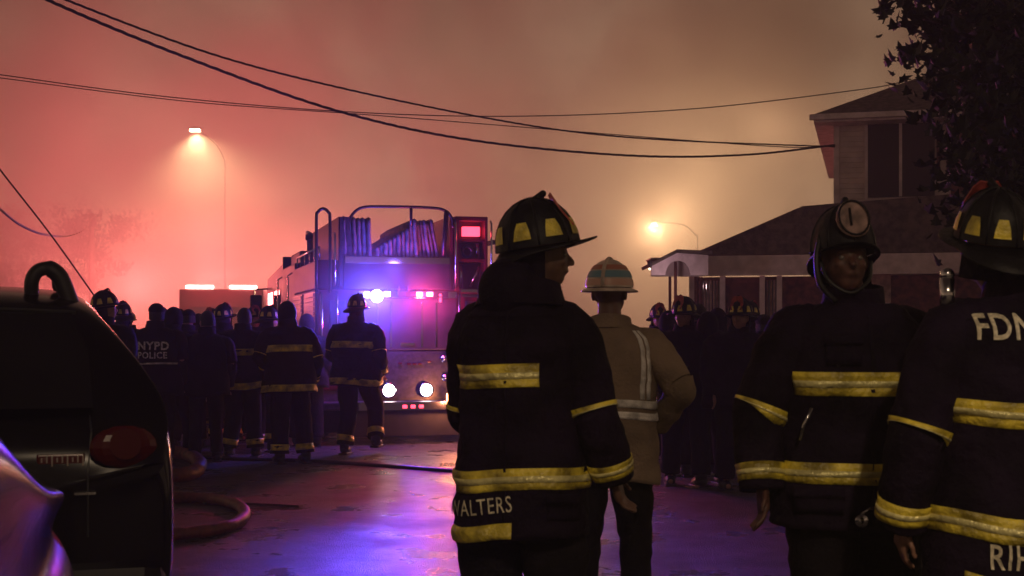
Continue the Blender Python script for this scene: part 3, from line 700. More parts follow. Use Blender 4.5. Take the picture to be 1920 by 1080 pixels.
    for xx in (-.11, 0, .11):
        b = MB(); b.box((xx, -.45, .50), (.06, .03, .045), None, .01); b.build('marker_light', M['em_red_dim'], T)
    for xx, zz in ((-.10, 1.06), (.02, 1.05), (.10, 1.05), (.17, 1.05), (.30, 1.08)):
        b = MB(); b.box((xx, -.03, zz), (.05, .02, .025), None, .005); b.build('reflector', M['tail_red'], T)
    b = MB(); b.box((.48, -.47, .60), (.07, .05, .14), None, .015); b.build('turn_light', M['em_amber'], T)
    lamp('amber_light', 'POINT', (.48, -.72, .60), (1, .30, .13), AMB, T, .05)
    for xx, yy, zz in ((-1.25, .3, 1.0), (-1.25, .12, .72)):
        b = MB(); b.box((xx, yy - .12, zz), (.05, .05, .07), None, .01); b.build('side_marker', M['em_red'], T)
    lamp('side_light', 'POINT', (-1.34, -.1, .85), (1, .05, .08), 6, T, .04)
    return T
M['em_white2'] = emis('reversing_lamp', (1, .80, .84), 24)
BLUE, RED, REV, AMB = 1500, 260, 3, 55
fire_truck()
# ------------------------------------------------------------------ cars
def car(name, label, cat, origin, yaw, prof, width, belt, m, tumble, rack=False, tail=None, group=None):
    """prof: (y, z_top) outline of the roof line from the rear bumper forward; belt: height of the waist line"""
    T = empty(name, origin, yaw, label=label, cat=cat, group=group)
    W2 = width / 2
    rows = []
    for (y, zt, wf) in prof:
        hw = W2 * wf; zb = min(belt, zt - .02)
        tz = max(0, zt - zb)
        sh = hw - tumble * min(1, tz / .55)
        r = [(0, y, .26), (hw * .92, y, .27), (hw * .985, y, .42), (hw, y, .62), (hw * 1.0, y, zb * .80), (hw * .965, y, zb * .95), (hw * .90, y, zb),
             ((hw * .90 + sh) / 2, y, zb + tz * .48), (sh + .02, y, zb + tz * .86), (sh - .06, y, zb + tz * .975), (sh * .55, y, zt + .012), (0, y, zt + .02)]
        rows.append(r)
    for side in (1,):
        b = MB(); full = [[(-x, y, z) for x, y, z in r[::-1]][:-1] + r for r in rows]
        b.grid(full)
        bmesh.ops.remove_doubles(b.bm, verts=b.bm.verts, dist=.0005)
        for q in (0, -1):
            vs = []
            b.bm.verts.ensure_lookup_table()
            lo = [v for v in b.bm.verts if abs(v.co.y - prof[q][0]) < 1e-4]
            try:
                lo.sort(key=lambda v: math.atan2(v.co.z - .6, v.co.x)); b.bm.faces.new(lo)
            except Exception: pass
        bmesh.ops.recalc_face_normals(b.bm, faces=b.bm.faces)
        body = b.build('body', m, T, True)
        md = body.modifiers.new('s', 'SUBSURF'); md.levels = md.render_levels = 2
    return T, body, rows
# dark SUV parked on the left (rear towards the camera)
SY = R(17)
suv_o = Vector((-2.22, 5.0, 0))
prof = [(0.0, .98, .93), (.05, 1.06, .97), (.12, 1.20, .98), (.24, 1.40, .985), (.40, 1.585, .99), (.58, 1.665, .99), (1.2, 1.70, 1.0), (2.2, 1.70, 1.0), (2.75, 1.64, 1.0), (3.3, 1.32, .99), (3.6, 1.14, .98), (4.3, 1.06, .95), (4.6, .92, .88), (4.7, .70, .80)]
suv, body, rows = car('parked_suv', 'dark glossy SUV at the left edge seen from behind, rail on its roof', 'suv', suv_o, SY, prof, 1.90, 1.22, M['black_gloss'], .42)
b = MB(); b.grid([[(-.62, .02 + .0, 1.20), (0, -.02, 1.20), (.62, .02, 1.20)], [(-.60, .20, 1.42), (0, .17, 1.43), (.60, .20, 1.42)], [(-.52, .38, 1.60), (0, .36, 1.62), (.52, .38, 1.60)]])
b.build('rear_window', M['glass'], suv, True)
b = MB(); b.bx(-.90, .90, -.07, .14, .34, .60, .09); b.build('rear_bumper', M['black_gloss'], suv)
for z0, z1, xx in ((.70, 1.15, .60), (.70, 1.15, -.60)):
    b = MB(); b.tube([(xx, -.004, z0), (xx, .0, .95), (xx * 1.02, .06, 1.1), (xx * 1.0, .14, 1.22)], .004, 5); b.build('tailgate_seam', M['black'], suv)
b = MB(); b.tube([(.55, .36, 1.575), (.30, .345, 1.585), (0, .34, 1.59)], .010, 6); b.build('wiper', M['black'], suv)
b = MB(); b.bx(.55, .63, -.02, .0, .865, .875); b.build('badge', M['chrome'], suv)
for s in (-1, 1):
    b = MB(); b.sph((s * .735, .015, 1.045), 1, (.135, .045, .085), Matrix.Rotation(R(16) * s, 3, 'Z')); tl = b.build('tail_light', M['tail_red'], suv)
    b = MB(); b.box((s * .50, .03, 1.0), (.18, .03, .045), None, .008); b.build('reverse_lens', M['tail_red'], tl)
    for k in range(9):
        b = MB(); b.box((s * (.43 + k * .019), .012, 1.0 + .004 * math.sin(k * 2.1)), (.006, .008, .018 + .012 * ((k * 7) % 3))); b.build('lens_rib', M['tail_clear'], tl)
    b = MB(); b.cyl((s * .74, -.03, 1.06), (s * .74, -.045, 1.06), .06, n=20); b.build('lens', M['tail_red'], tl)
    r_ = crs([(s * .46, .80, 1.69), (s * .46, .72, 1.73), (s * .46, .82, 1.75), (s * .46, 1.0, 1.755), (s * .46, 2.3, 1.75), (s * .46, 2.55, 1.68)], 4)
    b = MB(); b.tube(r_, .020, 8); b.build('roof_rail', M['black'], suv, True)
    for y in (.95, 3.75):
        b = MB(); b.cyl((s * .72, y, .35), (s * .93, y, .35), .35, n=28); wh = b.build('wheel', M['black'], suv, True)
        b = MB(); b.cyl((s * .93, y, .35), (s * .945, y, .35), .22, .18, 20); b.build('rim', M['chrome'], wh)
b = MB(); b.bx(-.16, .16, -.115, -.10, .70, .85, .004); pl = b.build('number_plate', M['steel'], suv)
b = MB(); b.bx(-.28, .28, -.05, -.02, .88, .90, .004); b.build('trim_strip', M['chrome'], suv)
# big curled spoiler-like rack foot at the roof corner
b = MB(); b.tube(crs([(.365, .62, 1.64), (.365, .60, 1.71), (.39, .60, 1.755), (.435, .60, 1.765), (.475, .60, 1.735), (.50, .60, 1.68), (.535, .60, 1.58)], 4), [.030] * 12 + [.036] * 13, 8); b.build('rack_foot', M['black'], suv, True)
# nearer car whose rear corner fills the bottom-left of the frame
prof2 = [(0, .80, .93), (.1, .95, .97), (.5, 1.0, .98), (1.0, 1.36, .99), (1.4, 1.46, .99), (2.2, 1.46, 1.0), (2.6, 1.38, 1.0), (3.15, 1.13, .99), (3.6, 1.09, .985), (4.0, 1.02, .95), (4.30, .92, .88), (4.50, .74, .80), (4.62, .5, .76)]
car2, body2, _ = car('parked_car', 'near car at the bottom left, its dark bonnet mirroring the blue and red flashers', 'car', Vector((-1.14, .0, 0)), R(15), prof2, 1.84, .90, M['bonnet_paint'], .16)
b = MB(); b.grid([[(x, y, z + .035 + .02 * (x == 0)) for x in (-.62, 0, .62)] for y, z in ((2.64, 1.365), (2.87, 1.27), (3.1, 1.15))]); b.build('windscreen', M['glass'], car2, True)
for s in (-1, 1):
    for y in (.8, 3.65):
        b = MB(); b.cyl((s * .70, y, .32), (s * .88, y, .32), .32, n=28); wh = b.build('wheel', M['black'], car2, True)
        b = MB(); b.cyl((s * .88, y, .32), (s * .895, y, .32), .20, .17, 20); b.build('rim', M['chrome'], wh)
    b = MB(); b.sph((s * .60, 4.45, .74), 1, (.16, .10, .07)); b.build('headlight', M['tail_clear'], car2, True)
    b = MB(); b.box((s * .66, -.01, .80), (.32, .05, .13), None, .02); b.build('tail_light', M['tail_red'], car2)
b = MB(); b.bx(-.80, .80, 4.5, 4.68, .32, .58, .05); b.build('front_bumper', M['black_gloss'], car2)
for xx in (-.55, .55):
    b = MB(); b.tube(crs([(xx, 3.2, 1.142), (xx * 1.0, 3.6, 1.105), (xx * .92, 4.0, 1.035)], 5), .006, 5); b.build('bonnet_crease', M['bonnet_paint'], car2, True)
# pale car standing beyond the left-hand group
T, bd, _ = car('parked_car', 'pale car mostly hidden behind the police officer and firefighters', 'car', Vector((-4.35, 18.3, 0)), YAW, [(0, .85, .93), (.1, .98, .98), (.7, 1.05, .98), (1.2, 1.36, .98), (1.6, 1.46, .99), (2.6, 1.48, 1), (3.3, 1.05, .98), (4.3, .9, .95), (4.5, .6, .86)], 1.8, .98, M['white_paint'], .22)
b = MB(); b.bx(-.88, .88, -.1, .1, .20, .30, .03); b.build('bumper_strip', M['chrome'], T)
b = MB(); b.bx(-.9, .9, -.06, .12, .30, .52, .04); b.build('rear_bumper', M['black'], T)
b = MB(); b.grid([[(x, y, z + .025) for x in (-.6, 0, .6)] for y, z in ((.78, 1.10), (1.1, 1.29), (1.5, 1.44))]); b.build('rear_window', M['glass'], T)
for s in (-1, 1):
    b = MB(); b.box((s * .7, -.01, .78), (.3, .05, .14), None, .02); b.build('tail_light', M['tail_red'], T)
    for y in (.8, 3.6):
        b = MB(); b.cyl((s * .72, y, .32), (s * .89, y, .32), .32, n=20); b.build('wheel', M['black'], T, True)
# far fire truck facing the camera through the smoke
def far_truck():
    o = Vector(((415 - 960) / F * 45, 45, 0))
    T = empty('fire_truck', o, R(8), label='distant red fire truck almost lost in the pink smoke', cat='fire truck')
    b = MB(); b.bx(-1.4, 1.4, 0, 7.5, .5, 2.90, .06); b.build('body', M['red_paint'], T)
    b = MB(); b.bx(-1.05, 1.05, -.03, .0, 1.45, 2.3); b.build('windscreen', M['glass'], T)
    b = MB(); b.bx(-1.3, 1.3, -.45, 0, .45, .8, .04); b.build('front_bumper', M['chrome'], T)
    b = MB(); b.bx(-.5, .5, -.04, 0, .85, 1.3); b.build('grille', M['steel'], T)
    for s in (-1, 1):
        b = MB(); b.bx(s * .72 - .45, s * .72 + .45, -.1, .3, 2.92, 3.03, .02); lb = b.build('light_bar', M['em_pink'] , T)
        b = MB(); b.cyl((s * .85, -.02, 1.05), (s * .85, -.08, 1.05), .12, n=14); b.build('headlight', M['tail_clear'], T)
        for y in (1.2, 6):
            b = MB(); b.cyl((s * .9, y, .5), (s * 1.2, y, .5), .5, n=20); b.build('wheel', M['black'], T)
    b = MB(); b.tube([(1.1, 2, 2.7), (1.1, 2, 3.0), (1.1, 6, 3.0), (1.1, 6, 2.7)], .03, 6); b.build('roof_rail', M['steel'], T)
    for bx_, by_, bz_, q in ((0, -1.0, 3.2, .12), (-7.5, 8, 3.0, .75), (-4.5, 12, 3.5, 1.0), (-1.0, 10, 3.5, .8), (3.2, 12, 4.0, .4), (-2, 20, 6, .5)):
        lamp('red_glow_light', 'POINT', (bx_, by_, bz_), (1, .165, .16), PINK * q, T, 1.2)  # beyond the first, bare lights added to spread red glow through the smoke
PINK = 4500
far_truck()
# ------------------------------------------------------------------ street lamps
def street_lamp(head, side, label, power, spot=None, rot=(0, 0, 0), pole=True, arm=2.4, col=(1, .60, .30), length=.62):
    T = empty('street_lamp', (head.x + side * arm, head.y, 0) if side else (head.x, head.y + arm, 0), label=label, cat='street lamp', group='street lamps over the smoky road')
    x = -side * arm; yy = 0 if side else -arm; z = head.z
    if pole:
        b = MB(); b.tube([(0, 0, 0), (0, 0, z * .6), (0, 0, z - .5)], [.06, .035, .03], 10); b.build('pole', M['dark_metal'], T, True)
        b = MB(); b.tube(crs([(0, 0, z - .6), (x * .3, yy * .3, z - .1), (x * .8, yy * .8, z + .02), (x, yy, z + .02)], 4), .035, 8); b.build('arm', M['dark_metal'], T, True)
    b = MB(); b.sph((x, yy, z + .02), 1, (length * .5, .16, .09)); hd = b.build('lamp_head', M['dark_metal'], T, True)
    b = MB(); b.box((x, yy - .02, z - .06), (length * .72, .26, .12), None, .03); b.build('lamp_lens', M['em_sodium'], hd)
    if spot: lamp('lamp_light', 'SPOT', (x, yy, z - .2 if rot[0] < 1 else z + .25), col, power, T, .15, rot, spot, .9)
    else: lamp('lamp_light', 'POINT', (x, yy, z - .25), col, power, T, .15)
street_lamp(at(366, 242, 58), 0, 'lit street lamp high in the smoke at the upper left', 5500, 150, (0, R(-10), 0), arm=6)
street_lamp(at(1226, 418, 58), 1, 'bright street lamp glowing low in the smoke beside the porch roof', 2500, None, arm=1.9, length=.3)
lamp('smoke_glow', 'POINT', at(1258, 392, 61), (1, .60, .30), 2000, None, .8)  # bare lights added to brighten the smoke on the right, no fire built
lamp('smoke_glow', 'POINT', at(1312, 338, 68), (1, .60, .30), 2300, None, 1.5)
lamp('smoke_glow', 'POINT', at(1450, 250, 66), (1, .58, .30), 1600, None, 1.5)
# lamp that lights the near people from behind the camera
street_lamp(Vector((1.2, -3.5, 6.5)), -1, 'street lamp standing behind the viewer', 1900, 150, arm=1.6, col=(1, .74, .48))
# ------------------------------------------------------------------ houses on the right
def quad(name, pts, m, parent, th=.05):
    b = MB(); P = [Vector(p) for p in pts]; n = (P[1] - P[0]).cross(P[2] - P[0]).normalized() * th
    A = [b.bm.verts.new(p) for p in P]; B = [b.bm.verts.new(p - n) for p in P]
    b.bm.faces.new(A); b.bm.faces.new(B[::-1])
    for i in range(len(A)): b.bm.faces.new((A[i], A[(i + 1) % len(A)], B[(i + 1) % len(A)], B[i]))
    return b.build(name, m, parent)
HO = Vector((0, 0, 0))
house = empty('house', (0, 0, 0), label='two storey pale house on the right with a hipped roof and enclosed porch', cat='house')
D = 27
x0, x1 = (1565 - 960) / F * D, 14.0
zt = CAMZ + (620 - 212) / F * D
zc = .35
b = MB(); b.bx(x0, x1, D, D + 9, 0, zt - .02); wl = b.build('wall', M['siding'], house)
# clapboards on the part of the wall that shows (joined courses a few pixels high)
b = MB()
for k in range(34):
    z = 2.9 + k * .105
    if z < zt - .3: b.prism([(D - .004, z), (D - .022, z), (D - .008, z + .10), (D - .004, z + .10)], 'x', x0 + .01, x0 + .62)
cl = b.build('clapboards', M['siding'], wl); cl['kind'] = 'stuff'
b = MB(); b.bx(x0 - .02, x0 + .09, D - .05, D - .0, 0, zt - .03); b.build('corner_board', M['trim'], house)
# dark recessed balcony screen on the upper floor
xs0, xs1 = (1625 - 960) / F * D, (1742 - 960) / F * D
zs0, zs1 = CAMZ + (620 - 372) / F * D, CAMZ + (620 - 222) / F * D
b = MB(); b.bx(xs0, xs1, D - .05, D - .006, zs0, zs1); sc = b.build('window', M['dark_screen'], house)
for k in range(9):
    xx = xs0 + (xs1 - xs0) * k / 8
    b = MB(); b.bx(xx - .018, xx + .018, D - .075, D - .05, zs0, zs1); b.build('slat', M['dark_screen'], sc)
for xx in (xs0 + (xs1 - xs0) * .5,):
    b = MB(); b.bx(xx - .03, xx + .03, D - .09, D - .076, zs0, zs1); b.build('mullion', M['trim'], sc)
b = MB(); b.bx(xs0 - .06, xs0, D - .08, D, zs0 - .05, zs1 + .05); b.bx(xs0, xs1, D - .08, D - .052, zs1, zs1 + .07); b.build('frame', M['trim'], sc)
# downspouts and the red wall
for px in (1750, 1767):
    xx = (px - 960) / F * D
    b = MB(); b.tube([(xx, D - .12, CAMZ + (620 - 335) / F * D), (xx, D - .12, zt - .15)], .035, 8); b.build('downspout', M['redwall'], house, True)
b = MB(); b.bx((1772 - 960) / F * D, x1, D - .06, D - .004, 3.2, zt - .03); b.build('panel', M['redwall'], house)
# roof
ex0 = (1540 - 960) / F * (D - .6); ez = CAMZ + (620 - 213) / F * (D - .6)
rx_, rz_ = (1712 - 960) / F * (D + 4), CAMZ + (620 - 128) / F * (D + 4)
quad('roof', [(ex0, D - .6, ez), (x1 + .5, D - .6, ez), (x1 - 3, D + 4, rz_), (rx_, D + 4, rz_)], M['shingle'], house, .07)
quad('roof', [(ex0, D + 9.6, ez), (ex0, D - .6, ez), (rx_, D + 4, rz_)], M['shingle'], house, .07)
quad('roof', [(x1 + .5, D + 9.6, ez), (ex0, D + 9.6, ez), (rx_, D + 4, rz_), (x1 - 3, D + 4, rz_)], M['shingle'], house, .07)
b = MB(); b.bx(ex0 + .02, x1 + .4, D - .62, D + 9.5, ez - .16, ez - .08); b.build('soffit', M['trim'], house)
b = MB(); b.bx(ex0 - .06, x1 + .4, D - .74, D - .62, ez - .12, ez - .01, .01); b.build('gutter', M['trim'], house)
# lower roof over the ground floor, sloping towards the street
D2 = 25.5
lx0 = (1333 - 960) / F * D2; lz = CAMZ + (620 - 474) / F * D2
lx1 = (1545 - 960) / F * D2; lz1 = CAMZ + (620 - 385) / F * D2
b = MB(); b.prism([(lx0, lz), (lx1, lz1), (12, lz1 + .35), (12, lz - .02)], 'y', D2 - .05, D - .1); b.build('porch_roof', M['shingle'], house)
b = MB(); b.bx(lx0 - .03, 12, D2 - .12, D2 - .055, lz - .42, lz - .03); b.build('fascia', M['trim'], house)
b = MB(); b.bx(lx0 + .05, lx0 + .14, D2 - .0, D - .1, 0, lz - .42); b.bx(lx0 + .05, 12, D2 + .3, D - .05, 0, lz - .43); b.build('porch_wall', M['brick'], house)
for px in (1336, 1395, 1470, 1502, 1640):
    xx = (px - 960) / F * D2
    b = MB(); b.bx(xx - .05, xx + .05, D2 - .02, D2 + .08, 0, lz - .42); b.build('porch_column', M['trim'], house)
b = MB(); b.bx((1342 - 960) / F * D2, (1392 - 960) / F * D2, D2 + .25, D2 + .3, 1.4, lz - .5); wn = b.build('window', M['glass'], house)
for i, px in enumerate(range(1346, 1392, 6)):
    xx = (px - 960) / F * D2
    b = MB(); b.bx(xx - .018, xx + .02, D2 + .21, D2 + .245, 1.2, lz - .5); b.build('slat', M['curtain'], wn)
b = MB(); b.bx((1474 - 960) / F * D2, (1500 - 960) / F * D2, D2 + .25, D2 + .295, 1.4, lz - .5); w2 = b.build('window', M['glass'], house)
for px in (1478, 1485, 1491):
    xx = (px - 960) / F * D2
    b = MB(); b.bx(xx - .015, xx + .018, D2 + .21, D2 + .245, 1.3, lz - .5); b.build('slat', M['curtain'], w2)
b = MB(); b.bx((1405 - 960) / F * D2, (1462 - 960) / F * D2, D2 + .25, D2 + .295, .3, lz - .55); b.build('door', M['redwall'], house)
# wall with a pale blind behind the two right-hand firefighters
b = MB(); b.bx((1634 - 960) / F * D2, (1706 - 960) / F * D2, D2 + .2, D2 + .29, CAMZ + (620 - 575) / F * D2, CAMZ + (620 - 512) / F * D2); wb = b.build('window', M['curtain'], house)
b = MB(); b.bx((1636 - 960) / F * D2, (1704 - 960) / F * D2, D2 + .18, D2 + .2, 2.0, 2.04); b.build('sill', M['trim'], wb)
# portico: small gable canopy on posts in front of the porch
D3 = 24.5
gx0, gx1 = (1217 - 960) / F * D3, (1330 - 960) / F * D3; gz = CAMZ + (620 - 516) / F * D3; gpk = CAMZ + (620 - 468) / F * D3; gxm = (1268 - 960) / F * D3
ge = CAMZ + (620 - 494) / F * D3
b = MB()
arch = [(gxm + .03 + .23 * math.cos(t), gz + .27 * math.sin(t)) for t in [math.pi * i / 12 for i in range(13)]]
outer_l, outer_r = (gx0 + .04, gz), (gx1, gz)
poly = [(gx0 + .04, gz), (gx0 + .04, ge - .02), (gxm, gpk - .06), (gx1 - .02, gpk - .10), (gx1 - .02, gz)] + arch
b.prism(poly, 'y', D3, D3 + .08); por = empty('portico', (0, 0, 0), label='small pale gabled canopy with an arch on slim posts beside the house', cat='porch canopy')
b.build('gable', M['trim'], por)
b = MB(); b.bx(gx0 + .1, gx1 - .02, D3 + .6, D3 + .66, gz + .0, gz + .32); b.build('arch_panel', M['siding'], por)
quad('roof', [(gx0 - .05, D3 - .12, ge - .03), (gxm, D3 - .12, gpk), (gxm, D3 + 1.0, gpk), (gx0 - .05, D3 + 1.0, ge - .03)], M['shingle'], por, .06)
quad('roof', [(gxm, D3 - .12, gpk), (gx1 + .04, D3 - .12, gpk - .03), (gx1 + .04, D3 + 1.0, gpk - .03), (gxm, D3 + 1.0, gpk)], M['shingle'], por, .06)
b = MB(); b.bx(gx0 + .04, gx1, D3 + .08, D3 + .95, gz + .3, gz + .33); b.build('ceiling_board', M['trim'], por)
for px, yy in ((1267, D3 + .04), (1327, D3 + .9), (1267, D3 + .9)):
    xx = (px - 960) / F * D3
    b = MB(); b.cyl((xx, yy, 0), (xx, yy, gz + (.25 if px == 1267 else 0)), .028, n=10); b.build('post', M['redwall'], por, True)
b = MB(); b.cyl((gx0 - .02, D3 - .30, gz + .12), (gx0 - .02, D3 - .30, gz + .24), .035, .05, 8); b.tube([(gx0 - .02, D3 - .3, gz + .25), (gx0 + .04, D3 - .02, gz + .28)], .01, 5); ln = b.build('lantern', M['dark_metal'], por)
b = MB(); b.sph((gx0 - .02, D3 - .30, gz + .10), .022); b.build('bulb', M['em_sodium2'], ln, True)
lamp('lantern_light', 'POINT', (gx0 + .25, D3 - .75, gz - .05), (1, .60, .62), 9, por, .05)
house.matrix_world = Matrix.Translation((x0, D, 0)) @ Matrix.Rotation(R(-15), 4, 'Z') @ Matrix.Translation((-x0, -D, 0))
# neighbour house hidden in the dark on the far right behind the tree
# ------------------------------------------------------------------ wires
def wire(name, px, label, r, m='cable', twist=0, n=10, parts=None):
    pts = crs([at(*p) for p in px], n)
    b = MB()
    if twist:
        for ph in (0, 2.1, 4.2):
            b.tube([p + Vector((math.cos(i * twist + ph), 0, math.sin(i * twist + ph))) * r * .75 for i, p in enumerate(pts)], r * .72, 6)
    else: b.tube(pts, r, 6)
    o = b.build(name, M[m], None, True); tag(o, label, 'wire', 'overhead wires'); return o
wire('overhead_wire', [(20, -45, 15), (90, 0, 15.4), (350, 108, 17), (640, 210, 19), (900, 265, 21), (1190, 292, 23.5), (1400, 290, 25.3), (1565, 272, 26.95)], 'thick twisted wire sagging lowest across the middle of the sky', .015, twist=.9, n=26)
wire('overhead_wire', [(60, -35, 15.5), (125, 0, 15.8), (400, 102, 17.5), (640, 165, 19.2), (900, 219, 21), (1100, 250, 22.8), (1300, 265, 24.5), (1565, 275, 26.9)], 'twisted wire running just above the lowest thick one', .011, twist=.9, n=26)
wire('overhead_wire', [(-60, 132, 26), (0, 140, 26), (300, 180, 26), (640, 209, 26.4), (960, 218, 26.6), (1300, 204, 26.8), (1612, 168, 27.3), (1700, 152, 28.2)], 'thin wire rising at the right to the house roof', .011)
wire('overhead_wire', [(-60, 139, 26), (0, 146, 26), (350, 190, 26), (700, 216, 26.3), (1000, 240, 26.5), (1300, 264, 26.7), (1480, 276, 26.8), (1565, 273, 26.9)], 'thin wire ending at the house wall with the thick ones', .010)
wire('overhead_wire', [(-40, 262, 14), (0, 318, 14), (95, 440, 14.5), (182, 562, 15)], 'straight dark wire slanting down behind the dark SUV', .009)
wire('overhead_wire', [(-40, 352, 14), (0, 392, 14), (40, 423, 14.5), (90, 441, 16), (135, 441, 24), (160, 428, 40), (173, 408, 60)], 'pale pink wire curving at the left edge', .012, m='cable_pale')
# ------------------------------------------------------------------ hoses on the road
def hose(px, r, label, m='hose_red', n=8, flat=1):
    pts = crs([Vector(((x - 960) / F * (CAMZ / ((y - HOR) / F)), CAMZ / ((y - HOR) / F), r * flat * .95)) for x, y in px], n)
    random.seed(int(r * 1000) + len(px)); rr = [r * (1 + .05 * math.sin(i * .9) + random.uniform(-.03, .03)) for i in range(len(pts))]
    b = MB(); b.tube([p + Vector((0, 0, random.uniform(0, .004))) for p in pts], rr, 12)
    if flat != 1:
        for v in b.bm.verts: v.co.z *= flat
    o = b.build('fire_hose', M[m], None, True); tag(o, label, 'hose', 'fire hoses on the road'); return o
hose([(240, 942), (330, 943), (400, 946), (445, 958), (459, 976), (440, 994), (400, 1005), (330, 1014), (240, 1024)], .048, 'thick reddish suction hose looping out from behind the SUV')
hose([(250, 862), (320, 858), (360, 868), (375, 884), (360, 900), (320, 906), (250, 910)], .075, 'thick hose loop lying farther back by the SUV')
hose([(300, 852), (420, 862), (560, 866), (700, 874), (860, 886), (1000, 896)], .05, 'flat dark hose lying across the road behind the truck', m='black', flat=.5)
hose([(380, 946), (480, 948), (560, 952)], .010, 'thin cord on the wet road beyond the looped hose', m='black')
hose([(1250, 893), (1330, 892), (1400, 884), (1470, 880)], .04, 'flat hose on the road at the feet of the right-hand crowd', m='concrete', flat=.5)
# ------------------------------------------------------------------ trees
def leafmesh():
    b = MB(); pl = [(0, 0), (.16, .04), (.40, .02), (.30, .22), (.46, .40), (.22, .44), (.16, .62), (0, .95), (-.16, .62), (-.22, .44), (-.46, .40), (-.30, .22), (-.40, .02), (-.16, .04)]
    return pl
def leaves(name, pts, size, m, parent, shape, seed=1):
    rnd = random.Random(seed); verts = []; faces = []
    for p in pts:
        s = size * rnd.uniform(.65, 1.25)
        q = Matrix.Rotation(rnd.uniform(0, 6.28), 3, 'Z') @ Matrix.Rotation(R(rnd.uniform(95, 175)), 3, 'X') @ Matrix.Rotation(rnd.uniform(-.8, .8), 3, 'Y')
        i0 = len(verts)
        verts.append(tuple(p + q @ Vector((0, .35 * s, .04 * s))))
        for x, y in shape: verts.append(tuple(p + q @ Vector((x * s, y * s, -abs(x) * .25 * s))))
        n = len(shape)
        for k in range(n): faces.append((i0, i0 + 1 + k, i0 + 1 + (k + 1) % n))
    me = bpy.data.meshes.new(name); me.from_pydata(verts, [], faces); o = link(name, me, m, parent); o['kind'] = 'stuff'; return o
def maple():
    T = empty('maple_tree', Vector((4.9, 10.5, 0)), label='dark maple tree hanging into the top right corner', cat='tree')
    rnd = random.Random(5); o = Vector((4.9, 10.5, 0))
    b = MB(); b.tube(crs([(0, 0, 0), (.02, 0, 1.2), (-.05, .05, 2.4), (-.2, 0, 3.4), (-.25, 0, 4.6)], 4), [.20, .19, .18, .175, .17, .165, .16, .155, .15, .145, .14, .13, .12, .11, .10, .08, .06], 12); b.build('trunk', M['bark'], T, True)
    cl = []
    tips = [(1690, 20), (1722, -10), (1735, 45), (1765, 75), (1795, 110), (1715, 108), (1748, 122), (1780, 20), (1830, 60), (1860, 130), (1820, 160), (1800, 215), (1840, 250), (1880, 200), (1900, 60), (1910, 290), (1850, 320), (1895, 380), (1905, 140), (1870, 10), (1700, -60), (1780, -60), (1860, -80), (1950, 100), (1990, 250), (1960, 400), (2000, 0), (1880, 440), (1905, 330), (1840, 390), (1815, 300)]
    for i, (px, py) in enumerate(tips):
        D_ = 10.2 + rnd.uniform(-.9, 1.2); p = at(px, py, D_) - o; cl.append(p)
        st = Vector((-.2, 0, min(4.4, max(2.0, p.z - .9))))
        b = MB(); mid = (st + p) / 2 + Vector((0, 0, .15)); b.tube(crs([st, mid, p], 4), [.05, .045, .04, .034, .028, .022, .016, .012, .007][:9], 6); b.build('limb', M['bark'], T, True)
    for px, py in ((1830, 10), (1870, 60), (1900, 110), (1850, 180), (1890, 230), (1910, 190), (1870, 290), (1905, 350), (1800, 60), (1900, 20), (1845, 100), (1915, 260), (1875, 340), (1790, 140), (1895, 300), (1850, 40), (1915, 60)):
        cl.append(at(px, py, 11 + rnd.uniform(-.8, 1.5)) - o)
    for k in range(22):
        cl.append(Vector((rnd.uniform(.2, 3.5), rnd.uniform(-1.8, 2.2), rnd.uniform(3.2, 6.5))))
    pts = []
    for i, c in enumerate(cl):
        r_ = .22 if i < 7 else .36 if i < 48 else .6
        for _ in range(34 if i < 7 else 80 if i < 48 else 120):
            v = Vector((rnd.gauss(0, 1), rnd.gauss(0, 1), rnd.gauss(0, .6))); v *= r_ * .50
            pts.append(c + v)
    rnd.shuffle(pts)
    leaves('crown', pts, .115, M['leaf'], T, leafmesh(), 3)
maple()
def far_tree(px, D_, h, w_, label, seed):
    T = empty('tree', gnd(px, D_), label=label, cat='tree'); rnd = random.Random(seed)
    b = MB(); b.tube([(0, 0, 0), (.1, 0, h * .35), (-.1, 0, h * .75)], [.2, .14, .05], 8); b.build('trunk', M['bark'], T, True)
    pts = []
    for _ in range(26):
        c = Vector((rnd.gauss(0, .38) * w_, rnd.gauss(0, .3) * w_, h * rnd.uniform(.42, .95)))
        for _ in range(110): pts.append(c + Vector((rnd.gauss(0, 1), rnd.gauss(0, 1), rnd.gauss(0, .7))) * w_ * .12)
    leaves('crown', pts, .2, M['far_tree'], T, [(0, 0), (.3, .3), (.2, .8), (0, 1), (-.2, .8), (-.3, .3)], seed)
far_tree(85, 66, 7.6, 4.2, 'blurred bushy tree in the smoke beyond the SUV roof', 11)
far_tree(10, 60, 7.0, 3.6, 'dim tree in the smoke at the far left edge', 12)
far_tree(140, 64, 7.0, 2.4, 'narrow tree in the smoke next to the utility pole', 13)
def utility_pole(px, D_, h):
    T = empty('utility_pole', gnd(px, D_), label='faint utility pole standing in the pink smoke at the left', cat='pole')
    b = MB(); b.cyl((0, 0, 0), (0, 0, h), .16, .11, 10); b.build('post', M['wood_pole'], T, True)
    b = MB(); b.cyl((.12, -.1, h - .6), (.12, -.1, h - .05), .13, n=10); b.build('transformer', M['dark_metal'], T, True)
    b = MB(); b.box((0, 0, h - .1), (.9, .1, .1)); b.build('crossarm', M['wood_pole'], T)
utility_pole(172, 60, CAMZ + (620 - 400) / F * 60)

